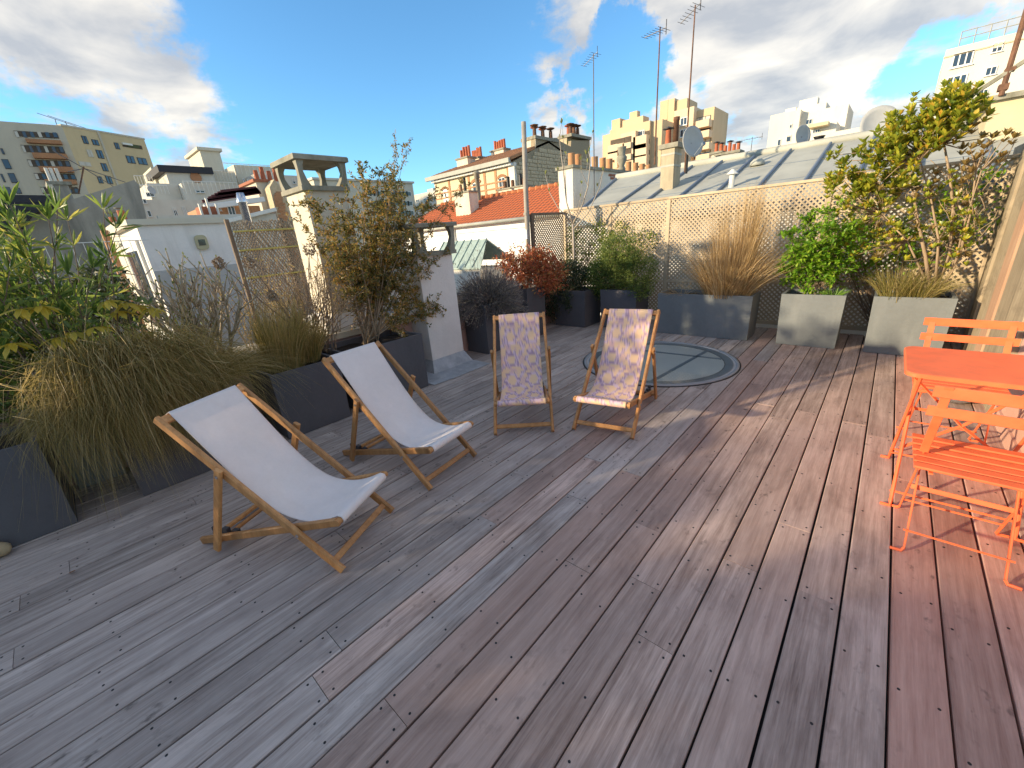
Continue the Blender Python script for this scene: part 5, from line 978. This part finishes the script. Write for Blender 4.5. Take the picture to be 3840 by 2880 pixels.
for layer, sg in ((0,1),(1,-1)):
    mb = MB(); s = .036; k = -math.ceil(h/s)*2
    while k*s < w+h*2:
        d = (.55*sg, 1); r = clip((k*s,0), d, w, h); k += 1
        if not r: continue
        A_, B_ = [V(X+layer*.008, a.y+k*s-s+d[0]*t, .75+d[1]*t) for t in r]; B_.z += uni(0,.05); mb.tube([A_,B_], .0085, 4)
    obj('willow_rods', mb, M_willow, ws, stuff=True)
for z in (.42,.72,.92): zz_ = .75+h*z; obj('bamboo_rail', MB().tube([(X+.03,a.y,zz_),(X+.03,a.y+w,zz_+.01)], .012, 6), M_bamboo, ws)
for y_ in (a.y-.03, a.y+w*.55): obj('post', MB().bar((X-.03,y_,-.5),(X-.03,y_,a.z+.06),(0,1,0),.05,.05), M_bark, ws)
c = ax(*q2(1660,1000), -16.); fl_ = wthing('steel_flue', 'shiny steel flue pipe with a conical cap behind the willow screen', 'flue', (-16,c.y,.5)); t_ = ax(*q2(1620,705), -16.); obj('flue', MB().lathe((-16,c.y,0), [(.13,0),(.13,t_.z-.32),(.16,t_.z-.30),(.16,t_.z-.27),(.10,t_.z)], 16), M_steel, fl_, True)
c = ax(510,920,-13.); t = wthing('slim_chimney', 'slim grey chimney with a single red pot behind the white railing', 'chimney', (-13,c.y,0)); bxo('stack', (-13.3,c.y-.16,-1), (-13,c.y+.16,c.z), M_chim, t); bxo('crown', (-13.36,c.y-.26,c.z), (-12.94,c.y+.26,c.z+.06), M_conc, t); pots(t, -13.15, -13.15, c.y, c.z+.06, 1, .11, .32, M_potr, True)
# lower roofs between the terraces
struct(bxo('neighbour_roof', (-16,-14,-3.2), (-4.79,30,-.4), plaster('bitumen_roof', (.10,.10,.11), .2, 1.))); struct(bxo('lower_roof', (-4.79,6.73,-3.2), (9,14,-1.2), M_zinc)); struct(bxo('terrace_slab', (-4.79,-9,-3.2), (9,6.725,-.065), M_white))
# --- grey stained gable, slate roof
X = -42.; P = [ax(*q1(*p_), X) for p_ in ((330,1520),(420,1385),(760,1255),(1740,950),(1800,1010),(1905,1460))]
gg = wthing('grey_gable', 'bare stained grey gable wall sloping up behind the white railing', 'building', (X,P[0].y,-14)); obj('wall', MB().prism([V(X,P[0].y-3,-16), V(X,P[0].y-3,P[0].z-.8)]+P+[V(X,P[-1].y,-16)], (-9,0,0)), M_ggable, gg)
A_, B_ = ax(*q1(680,1010), X-.3), ax(*q1(960,1200), X-.3); c_ = wthing('gable_chimney_stack', 'broad chimney stack with pale pots on the grey gable', 'chimney', (X,A_.y,A_.z)); bxo('stack', (X-2.3,A_.y,B_.z-1.5), (X-.3,B_.y,A_.z), M_ggable, c_); bxo('crown', (X-2.4,A_.y-.25,A_.z), (X-.2,B_.y+.2,A_.z+.2), M_conc, c_)
for f in (.05,.35,.7): obj('chimney_pot', MB().lathe((X-1,A_.y+(B_.y-A_.y)*f,A_.z+.2), [(.10,0),(.09,.9),(.07,.9)], 10), M_white, c_)
A_ = ax(*q1(1020,1120), X-.5); t_ = ax(*q1(1085,780), X-.5); an = wthing('roof_aerial', 'spidery aerial on the grey gable before the ochre block', 'aerial', A_); obj('mast', MB().tube([A_,t_], .05, 6), M_rust, an)
for dy, dz in ((-1.2,.9),(1.9,-.9),(-.9,-.35),(2.2,-2.2)): obj('element', MB().tube([t_+V(0,0,-.1), t_+V(0,dy,dz)], .03, 5), M_ant, an)
P = [ax(*q1(*p_), -40.) for p_ in ((0,1140),(700,1150),(770,1255),(420,1385),(300,1560),(0,1560))]; sr_ = wthing('slate_roof', 'black slate roof at the far left below the ochre block', 'building', (-40,P[0].y,-10)); obj('roof', MB().prism([P[0]+V(0,-6,0)]+P+[P[-1]+V(0,-6,0)], (-3,0,0)), M_slate, sr_)
for i in range(9):
    z = P[0].z-.25-i*.42; ed = [(p_, r_) for p_, r_ in ((P[1],P[2]),(P[2],P[3]),(P[3],P[4])) if r_.z <= z <= p_.z]
    if ed: p_, r_ = ed[0]; obj('slate_course', MB().bar((-39.98,P[0].y-6,z),(-39.98,p_.y+(r_.y-p_.y)*(p_.z-z)/(p_.z-r_.z)-.25,z),(1,0,0),.06,.40), M_slate, sr_)
bxo('wall', (-43,P[0].y-6,-16), (-40.1,P[4].y,P[4].z-.5), M_ggable, sr_)
A_, B_ = ax(*q1(640,1010), -39.9), ax(*q1(770,1250), -39.9); obj('verge_board', MB().bar(A_,B_,(1,0,0),.15,.25), M_glit, sr_)
# --- ochre apartment block, far left, on its own bearing
SC = 200.; d_ = V(-.42,.91,0).normalized(); n_ = V(d_.y,-d_.x,0)
rp = ray(231,472); p0 = CAM+rp*(SC/math.hypot(rp.x,rp.y)); ob = wthing('ochre_apartment_block', 'ochre apartment block with rust balconies at the far left', 'building', (p0.x,p0.y,-16))
def yb(x, y, dep=0): return on(*q1(x,y), p0-n_*dep, n_)
zt = p0.z; eR = yb(1870,430); L1 = (eR-p0).dot(d_); lft = -d_*(26)
def vbox(name, s0, s1, z0, z1, o0, o1, m, par):
    """box on the block's bearing: s along facade, o outwards"""
    q = [p0+d_*s+n_*o for s, o in ((s0,o0),(s1,o0),(s1,o1),(s0,o1))]
    return obj(name, MB().prism([V(v.x,v.y,z0) for v in q], (0,0,z1-z0)), m, par)
vbox('wall', 0, L1, -16, zt, -18, 0, M_yel, ob); vbox('roof_edge', -.2, L1+.2, zt, zt+.5, -18, .15, M_ygrey, ob)
vbox('stair_bay', (yb(1270,340)-p0).dot(d_)-.3, (yb(1270,340)-p0).dot(d_)+.3, -16, zt, 0, .25, M_ygrey, ob)
def sz(x, y): v = yb(x,y); return (v-p0).dot(d_), v.z
def ywin(tl, br, n=2, fm=M_dframe, gm=M_glass):
    s0, z1 = sz(*tl); s1, z0 = sz(*br); f = vbox('window', s0, s1, z0, z1, -.05, .12, fm, ob); w = (s1-s0)/n
    for i in range(n): vbox('pane', s0+w*i+.18, s0+w*(i+1)-.18, z0+.2, z1-.2, .121, .16, gm, f)
for tl, br in (((1045,372),(1155,488)),((1178,420),(1292,508)),((1232,556),(1358,678)),((1296,728),(1412,842)),((1250,900),(1345,996)),((1355,895),(1470,1005)),((1470,462),(1560,556)),((1622,630),(1762,742)),((1768,655),(1918,760))): ywin(tl, br)
for tl, br in (((1110,552),(1222,660)),((1008,704),(1190,780))): ywin(tl, br, 2, M_ygrey, M_gwhite)
s0, z1 = sz(1572,466); s1, z0 = sz(1850,556); f = vbox('loggia', s0, s1, z0, z1, -.02, .06, M_shade, ob); vbox('loggia_planting', s0+1.5, s1-1, z0+.1, z0+1.1, .061, .3, L_hedge, f); vbox('awning', s0, s0+3, z1-.6, z1, .061, .7, M_rail, f)
for (px, py) in ((820,240),(970,270)):
    A_ = yb(px,py); T_ = yb(px-30 if px < 900 else px-50, py-100); t = wthing('rooftop_aerial', 'thin aerial on the ochre block roof, '+('left' if px < 900 else 'right')+' of the two', 'aerial', A_); obj('mast', MB().tube([A_-n_*3,T_-n_*3], .10, 5), M_ant, t); obj('element', MB().tube([T_-n_*3-d_*4+V(0,0,.8),T_-n_*3+d_*5-V(0,0,1)], .08, 4), M_ant, t)
# shaded wing with balconies, turned towards the viewer
d2 = V(-.12,-.99,0).normalized(); n2 = V(-d2.y,d2.x,0); n2 = n2 if n2.dot(-p0) > 0 else -n2; p1 = p0+n_*.02
def gb_(x, y, o=0): return on(*q1(x,y), p1+n2*o, n2)
def wbox(name, A, B, z0, z1, o0, o1, m, par): return obj(name, MB().prism([V(v.x,v.y,z0) for v in (A+n2*o0, B+n2*o0, B+n2*o1, A+n2*o1)], (0,0,z1-z0)), m, par)
wg = wthing('beige_grey_wing', 'beige grey wing with curved rust balconies left of the ochre facade', 'building', (p1.x,p1.y,-16)); e0 = p1+d2*45; e0.z = 0; b0 = V(p1.x,p1.y,0)
wbox('wall', b0, e0, -16, zt+.1, -14, 0, M_ygrey, wg)
def rw2(name, tl, br, o0, o1, m, par): A_, B_ = gb_(*tl), gb_(*br); return wbox(name, V(A_.x,A_.y,0), V(B_.x,B_.y,0), min(A_.z,B_.z), max(A_.z,B_.z), o0, o1, m, par)
for (l, rr, t_, bt) in ((175,770,330,395),(265,850,515,590),(350,930,705,770),(435,1000,880,935),(520,1040,1060,1110)):
    rec = rw2('loggia', (l,t_-20), (rr,bt+20), -.05, .15, M_shade, wg)
    for i in range(6): xa = l+(rr-l)*(i+.08)/6; xb_ = l+(rr-l)*(i+.85)/6; rw2('window', (xa,t_-10+i*3), (xb_,bt+6), .151, .3, M_glass if i%3 else M_gwhite, rec)
for (l, rr, t_, bt) in ((335,815,425,500),(420,895,605,690),(505,970,780,860),(585,1010,950,1010)):
    A_, B_ = gb_(l,t_), gb_(rr,bt); o = wbox('balcony', V(A_.x,A_.y,0), V(B_.x,B_.y,0), B_.z, A_.z, 0, 1.6, M_brown, wg)
for (l, rr, t_, bt) in ((0,70,540,620),(15,160,680,810),(95,240,860,990),(0,80,870,980),(35,170,1040,1140),(185,290,1050,1130)): o = rw2('window', (l,t_), (rr,bt), -.05, .15, M_dframe, wg); rw2('pane', (l+8,t_+8), (rr-8,bt-8), .151, .25, M_glass, o)
# --- pale grey terraced complex
X = -85.
gc = wthing('pale_terraced_block', 'pale grey terraced apartment complex with white railings, centre left', 'building', (X,20,-16))
def gx(x, y, Xp=X): return ax(*q2(x,y), Xp)
def vol(name, tl, tr, Xp, dep, m, zb=-16):
    A_, B_ = gx(*tl, Xp), gx(*tr, Xp); return bxo(name, (Xp-dep,A_.y,zb), (Xp,B_.y,A_.z), m, gc)
vol('lift_tower', (1098,200), (1345,250), X-14, 9, M_glit); A_, B_ = gx(1098,200,X-14), gx(1345,250,X-14); bxo('tower_coping', (X-23.5,A_.y-.4,A_.z), (X-13.6,B_.y+.4,A_.z+.5), M_glit, gc)
vol('upper_block', (1500,370), (2070,490), X-8, 16, M_glit); vol('upper_block', (1750,480), (2300,500), X-3, 6, M_gwhite); vol('upper_block', (690,440), (1250,450), X-5, 10, M_gwhite); vol('middle_block', (470,590), (840,600), X-2, 8, M_gwhite); vol('middle_block', (880,590), (1540,600), X, 12, M_gwhite); vol('upper_block', (520,400), (860,430), X-12, 8, M_glit)
vol('lower_block', (395,785), (1260,690), X+6, 14, M_gwhite); vol('upper_block', (1250,450), (1520,470), X-6.5, 8, M_glit)
A_, B_ = gx(650,450,X-4.8), gx(1255,450,X-4.8); bxo('flat_roof', (X-15,A_.y-.4,A_.z-.1), (X-4.5,B_.y,A_.z+.9), M_slate, gc)
c = gx(1058,525,X-5); obj('round_window', MB().prism([(X-4.99,c.y+.8*math.cos(t*math.pi/10),c.z+.8*math.sin(t*math.pi/10)) for t in range(20)], (.15,0,0)), M_brown, gc)
def grail(tl, tr, Xp, h=2.2, n=9):
    A_, B_ = gx(*tl, Xp), gx(*tr, Xp); mb = MB(); mb.tube([A_, V(Xp,B_.y,A_.z)], .055, 5)
    for i in range(n+1): y = A_.y+(B_.y-A_.y)*i/n; mb.tube([(Xp,y,A_.z-h),(Xp,y,A_.z)], .035, 4)
    obj('railing', mb, M_rail, gc)
grail((320,500),(520,485),X-9,1.6,6); grail((900,565),(1540,600),X+.2,1.8,12); grail((1250,440),(1495,415),X-6,1.6,7); grail((1370,350),(2060,430),X-7.8,1.6,14); grail((1760,455),(2050,430),X-2.8,1.6,8); grail((360,610),(700,590),X-1.5,1.2,8)
for Xp, tl, br in ((X+6,(470,915),(540,990)),(X+6,(775,885),(855,995)),(X+6,(890,872),(965,990)),(X+6,(420,780),(480,830)),(X+.1,(1050,670),(1165,705)),(X-2,(1610,535),(1650,615)),(X-2,(1660,540),(1710,625)),(X-3,(2195,540),(2240,600)),(X-2,(455,700),(570,750))): win(gc, ('x',Xp+.02), q2(*tl), q2(*br), M_pvc, M_glassd if tl[0] != 890 else M_gwhite, 2 if br[0]-tl[0] > 70 else 1, .1)
c = gx(530,675,X+6.3); dish('small round dish on the pale terraced block', (X+6.5,c.y,c.z), .55, .4, .3, False)
# stone sliver and pale chimney block with pots
X2 = -58.; t = wthing('pot_topped_party_wall', 'pale party wall topped with four red pots right of the dark red roof', 'building', (X2,20,-16)); A_, B_ = ax(*q2(1765,575),X2), ax(*q2(1915,575),X2); bxo('wall', (X2-5,A_.y,-16), (X2,B_.y+1.6,A_.z), M_glit, t); bxo('crown', (X2-5.2,A_.y-.3,A_.z), (X2+.2,B_.y,A_.z+.3), M_rbrick, t)
for i in range(5): obj('chimney_pot', MB().lathe((X2-1,A_.y+.6+i*.75,A_.z+.3), [(.28,0),(.24,1.1+.4*(i%2)),(.2,1.1+.4*(i%2))], 8), M_potr, t)
A_, B_ = ax(*q2(1930,640),-56.), ax(*q2(2090,650),-56.); t = wthing('rubble_wall_house', 'narrow rubble stone gable left of the tall chimney', 'building', (-56,A_.y,-16)); obj('wall', MB().prism([V(-56,A_.y,-16),V(-56,A_.y,A_.z),V(-56,(A_.y+B_.y)/2,A_.z+.9),V(-56,B_.y,A_.z-.4),V(-56,B_.y,-16)], (-6,0,0)), M_stone, t)
stm2 = MB()
for i in range(70): y, z = uni(A_.y+.1,B_.y-.9), uni(A_.z-9,A_.z-.5); stm2.box((-55.999,y,z),(-55.97+i*.0015,y+uni(.4,.9),z+uni(.25,.4)))
obj('stones', stm2, M_obrick, t, stuff=True)
# dark red roofed house
X3 = -55.; bh = wthing('red_roofed_house', 'brick house with a dark red hipped roof and white eaves, centre left', 'building', (X3,14,-16)); e0, r0a, r1a, e1 = (ax(*q2(*p_), X3) for p_ in ((1135,820),(1390,682),(1765,645),(1790,745)))
obj('roof', MB().prism([e0, V(X3,e1.y+.4,e1.z+.3), r1a, r0a], (-.8,0,0)), M_red, bh); rb = MB()
for i in range(7): f = i/7; A_ = e0.lerp(r0a,f); B_ = V(X3,e1.y+.4,e1.z+.3).lerp(r1a,f); rb.bar(A_+V(.03,0,.1), B_+V(.03,0,.1), (1,0,0), .12, .30)
obj('tile_courses', rb, M_red, bh, stuff=True)
a1 = ax(*q2(1165,865), X3); bxo('wall', (X3-8,a1.y,-16), (X3-.3,e1.y,e0.z-.3), M_obrick, bh); obj('eaves', MB().bar(e0+V(.2,0,-.5), V(X3+.2,e1.y+.5,e1.z-.35), (1,0,0), .5, .55), M_pvc, bh)
for tl, br, m_ in (((1415,850),(1540,985),M_glassd),((1320,855),(1362,920),M_glass)): win(bh, ('x',X3-.28), q2(*tl), q2(*br), M_pvc, m_, 2, .1)
A_, B_ = ax(*q2(1255,840),X3+4), ax(*q2(1320,965),X3+4); t = wthing('brick_chimney_stub', 'brick chimney with white flue pipes in front of the red roofed house', 'chimney', (X3+4,A_.y,A_.z)); bxo('stack', (X3+2.5,A_.y-1.2,B_.z-2), (X3+4,B_.y,A_.z-.2), M_rbrick, t); bxo('ledge', (X3+2.3,A_.y-2,B_.z-.2), (X3+4.2,B_.y+2.2,B_.z), M_conc, t)
for i in range(3): obj('flue_pipe', MB().lathe((X3+4.3,A_.y-1.2+i*.7,B_.z), [(.11,0),(.11,1.0+.5*(i%2)),(.08,1.0+.5*(i%2))], 8), M_rail, t)
A_, B_ = ax(*q2(1690,960),-40.), ax(*q2(1990,905),-40.); t = wthing('garden_wall', 'pale wall with white coping below the red roofed house', 'wall', (-40,A_.y,-16)); bxo('wall', (-40.5,A_.y-6,-16), (-40,B_.y,B_.z-.3), M_gwhite, t); obj('coping', MB().bar(V(-40,A_.y-6,A_.z-1.4), V(-40,B_.y,B_.z), (1,0,0), .8, .3), M_rail, t)
# --- far pale street front in the gap
Xf = -130.; t = wthing('distant_white_block', 'distant pale apartment slab seen through the bronze shrub', 'building', (Xf,100,-16))
A_, B_ = ax(*q3(920,500),Xf), ax(*q3(1735,650),Xf); bxo('wall', (Xf-14,A_.y-10,-16), (Xf,B_.y,(A_.z+B_.z)/2), M_glit, t); bxo('roof_edge', (Xf-14.5,A_.y-10.5,(A_.z+B_.z)/2), (Xf+.5,B_.y+.5,(A_.z+B_.z)/2+.6), M_gwhite, t)
for i in range(12):
    y_ = A_.y+6+i*(B_.y-A_.y-8)/12
    for j in range(3): zz_ = (A_.z+B_.z)/2-2.6-j*3.1; f = obj('window', MB().box((Xf-.05,y_,zz_-1.5),(Xf+.1,y_+2.2,zz_)), M_pvc, t); obj('pane', MB().box((Xf+.101,y_+.2,zz_-1.35),(Xf+.15,y_+2.0,zz_-.15)), M_glassd, f)
A_, B_ = ay(*q4(0,890),120.), ay(*q4(270,880),120.); t = wthing('distant_grey_block', 'small distant grey block with a rooftop stack left of the cream brick house', 'building', (-200,120,-16)); bxo('wall', (A_.x-20,120,-16), (B_.x+4,134,A_.z), M_gwhite, t); c1 = ay(*q4(175,815),120.); bxo('rooftop_stack', (c1.x-2,121,A_.z), (c1.x+2,125,c1.z), M_gwhite, t)
for tl, br in (((210,920),(270,955)),((120,930),(160,965)),((30,940),(70,970))): win(t, ('y',120.), q4(*tl), q4(*br), M_pvc, M_glassd, 2, .1, False)
# --- sand-coloured towers
Yt = 95.; st = wthing('sand_tower_block', 'sand-coloured terraced tower block behind the aerial chimney', 'building', (-45,Yt,-16))
def vy(name, tl, tr, Yp, dep, m, zb=-16): A_, B_ = ay(*q5(*tl),Yp), ay(*q5(*tr),Yp); return bxo(name, (A_.x,Yp,zb), (B_.x,Yp+dep,A_.z), m, st)
vy('wall', (592,440), (1068,290), Yt, 7, M_tower); vy('roof_block', (612,320), (712,290), Yt+1.5, 6, M_tower); A_, B_ = ay(*q5(712,290),Yt+1.5), ay(*q5(870,300),Yt+1.5); bxo('roof_block', (A_.x+.01,Yt+2,5), (B_.x+2,Yt+5,A_.z-.6), M_tower, st); vy('side_wing', (505,500), (592,490), Yt+5, 5, M_tower)
c = ay(*q5(870,215), Yt+3); bxo('roof_stack', (c.x-.9,Yt+3,c.z-6), (c.x+.9,Yt+4.5,c.z), M_tower, st)
vy('stair_tower', (1188,100), (1282,80), Yt+10, 6, M_tower); vy('stair_tower', (1285,75), (1358,60), Yt+9, 6, M_tower); A_, B_ = ay(*q5(1360,60),Yt+9), ay(*q5(1495,85),Yt+9); bxo('stair_tower', (A_.x+.02,Yt+9.6,-16), (B_.x,Yt+16,A_.z-.4), M_tower, st)
vy('right_wall', (1352,212), (1588,190), Yt+7, 10, M_towerl); vy('right_wall', (1590,215), (1830,185), Yt+9, 10, M_tower)
bxo('filler_wall', (ay(*q5(1068,290),Yt).x,Yt+.8,-16), (ay(*q5(1352,300),Yt+7).x,Yt+8,ay(*q5(1068,290),Yt).z-.6), M_tower, st)
for (l, r_, t1_, b1_, t2_, b2_) in ((905,1060,500,560,420,500),(905,1060,600,640,520,590),(905,1060,715,760,650,700),(905,1060,850,860,775,830)):
    A_, B_ = ay(*q5(l,t2_+60),Yt), ay(*q5(r_,t2_+62),Yt); rec = bxo('loggia', (A_.x,Yt-.06,B_.z-.2), (B_.x,Yt+.1,ay(*q5(r_,t2_),Yt).z-.3), M_shade, st); 
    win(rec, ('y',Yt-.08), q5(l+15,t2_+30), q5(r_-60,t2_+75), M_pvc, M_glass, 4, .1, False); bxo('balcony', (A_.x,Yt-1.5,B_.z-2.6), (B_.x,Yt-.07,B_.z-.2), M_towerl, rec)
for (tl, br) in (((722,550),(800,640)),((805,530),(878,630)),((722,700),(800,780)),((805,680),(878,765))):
    A_, B_ = ay(*q5(*tl),Yt), ay(*q5(*br),Yt); rec = bxo('loggia', (A_.x,Yt-1.62,B_.z), (B_.x,Yt-1.5,A_.z), M_shade, st); bxo('balcony', (A_.x-.2,Yt-2.1,B_.z-.4), (B_.x+.2,Yt-1.63,B_.z+.7), M_towerl, rec)
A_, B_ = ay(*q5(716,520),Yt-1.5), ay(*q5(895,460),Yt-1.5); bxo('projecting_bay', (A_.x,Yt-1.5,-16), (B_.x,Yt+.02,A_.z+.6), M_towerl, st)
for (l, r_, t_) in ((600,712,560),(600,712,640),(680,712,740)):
    A_, B_ = ay(*q5(l,t_),Yt), ay(*q5(r_,t_+50),Yt); rec = bxo('loggia', (A_.x,Yt-.06,B_.z), (B_.x,Yt+.1,A_.z), M_shade, st); bxo('balcony', (A_.x,Yt-1.3,B_.z-1.6), (B_.x,Yt-.07,B_.z+.1), M_towerl, rec)
for tl, br in (((1430,295),(1505,370)),((1425,435),(1500,510))): win(st, ('y',Yt+7), q5(*tl), q5(*br), M_pvc, M_glass, 2, .08)
for (t_, b_) in ((300,345),(425,470),(560,610),(690,740)):
    rec = win(st, ('y',Yt+9), q5(1600,t_), q5(1780,b_), M_dframe, M_glass, 3, .06, False); A_, B_ = ay(*q5(1650,b_+5),Yt+9), ay(*q5(1800,b_+55),Yt+9); bxo('balcony', (A_.x,Yt+6.8,B_.z), (B_.x,Yt+8.99,A_.z), M_towerl, rec)
# rooftop chimneys right of the tower
for lbl, px, n in (('single stub chimney with red pots right of the sand tower', 1850, 2), ('wide stub chimney with five red pots right of the sand tower', 1980, 5)):
    A_ = ay(*q5(px,720), 22.); t = wthing('distant_chimney', lbl, 'chimney', A_); hw = .20 if n == 2 else .46; bxo('stack', (A_.x-hw,22,A_.z-2), (A_.x+hw,22.6,A_.z), M_chim, t); bxo('crown', (A_.x-hw-.08,21.92,A_.z), (A_.x+hw+.08,22.68,A_.z+.1), M_conc, t); pots(t, A_.x-hw+.1, A_.x+hw-.1, 22.3, A_.z+.1, n, .08, .34, M_potr, True)
A_ = ay(*q6(205,710), 20.); mast('small T-shaped aerial before the cloud right of the sand tower', A_.x, 20., A_.z-.5, ay(*q6(212,520), 20.).z, M_ant, 1.2, 0)
# --- white modern block
Yw = 100.; wb = wthing('white_modern_block', 'stepped ivory white apartment block behind the dark-faced dish', 'building', (-20,Yw,-16))
def vw(name, tl, tr, Yp, dep, m=M_ivory): A_, B_ = ay(*q6(*tl),Yp), ay(*q6(*tr),Yp); return bxo(name, (A_.x,Yp,-16), (B_.x,Yp+dep,A_.z), m, wb)
vw('wall', (442,265), (795,240), Yw, 12); vw('penthouse', (618,190), (752,125), Yw+3, 9); vw('penthouse', (752,178), (1105,110), Yw+2.5, 8); vw('wall', (795,242), (1358,192), Yw+1.5, 10); vw('terrace_block', (890,400), (1240,290), Yw-4, 6); vw('terrace_block', (1000,490), (1515,415), Yw-8, 8)
c = ay(*q6(905,75), Yw+5); bxo('roof_tank', (c.x-1.4,Yw+4,c.z-4), (c.x+1.4,Yw+6,c.z), M_ivory, wb)
for Yp, tl, br, n in ((Yw,(635,498),(678,570),1),(Yw,(672,362),(692,410),1),(Yw,(530,550),(556,618),1),(Yw+1.5,(865,315),(930,360),2),(Yw-4,(945,430),(1025,460),3),(Yw-8,(1025,535),(1065,580),1),(Yw-8,(1250,510),(1330,545),3)): win(wb, ('y',Yp), q6(*tl), q6(*br), M_pvc, M_glass, n, .08, False)
bxo('canopy', (ay(*q6(900,420),Yw-5).x,Yw-6,ay(*q6(900,420),Yw-5).z), (ay(*q6(1130,380),Yw-5).x,Yw-4,ay(*q6(900,420),Yw-5).z+.5), M_beige, wb)
# --- beige block, top right
Ye = 95.; eb = wthing('cream_block', 'cream apartment block with white triple windows in the top right corner', 'building', (2,Ye,-16)); A_, B_ = ay(*q7(1020,765),Ye), ay(*q7(2190,395),Ye)
bxo('wall', (A_.x,Ye,-16), (B_.x+8,Ye+14,A_.z), M_ivory, eb); bxo('parapet_line', (A_.x-.1,Ye-.12,A_.z-1.0), (B_.x+8,Ye,A_.z-.85), M_beige, eb); mb = MB()
for z in (1.0,1.8): mb.tube([(A_.x+1.2,Ye+.4,A_.z+z),(B_.x+8,Ye+.4,A_.z+z)], .06, 4)
for i in range(12): mb.tube([(A_.x+1.2+i*1.4,Ye+.4,A_.z-.2),(A_.x+1.2+i*1.4,Ye+.4,A_.z+1.85)], .06, 4)
obj('roof_railing', mb, M_zinc, eb)
for tl, br, n in (((1135,838),(1400,985),3),((1035,1190),(1305,1330),3),((1745,665),(1870,785),2),((1635,1045),(1775,1140),2),((1530,1390),(1640,1480),2),((930,1500),(1200,1640),3)): win(eb, ('y',Ye), q7(*tl), q7(*br), M_pvc, M_glass, n, .09)
# --- near beige gable at the right edge, with rusted mast and bracket
q8 = zc(3240,380,.2712); Yn = 9.0; A_ = ay(*q8(1690,20), Yn); nb_ = wthing('beige_gable', 'near beige rendered wall with grey coping at the right edge above the timber', 'building', (1.2,Yn,-3))
bxo('wall', (ay(*q8(1680,330),Yn).x,Yn,1.0), (4,12,A_.z), M_beige, nb_); bxo('coping', (A_.x-.10,Yn-.08,A_.z), (4,12.1,A_.z+.06), M_conc, nb_); bxo('ledge', (.66,Yn-.02,1.98), (4,Yn-.001,2.06), M_chim, nb_)
m0 = ay(*q7(1900,1330), Yn-.1); m1 = ay(*q7(2212,290), Yn-.1); rm = wthing('rusty_mast', 'rusty mast clamped to the corner of the beige wall, top right', 'mast', m0); obj('mast', MB().tube([m0-V(0,0,.1), m0.lerp(m1,.5), m1+(m1-m0)*.6], .028, 8), M_rust, rm); obj('clamp', MB().box(m0+V(-.045,-.03,-.04), m0+V(.045,.10,.03)), M_rust, rm); obj('clamp', MB().box(m0+V(-.03,-.03,.16), m0+V(.06,.10,.20)), M_rust, rm)
obj('bracket', MB().bar(m0+V(-.26,0,-.02), m0+V(.12,0,.24), (0,1,0), .05, .05), M_conc, rm)
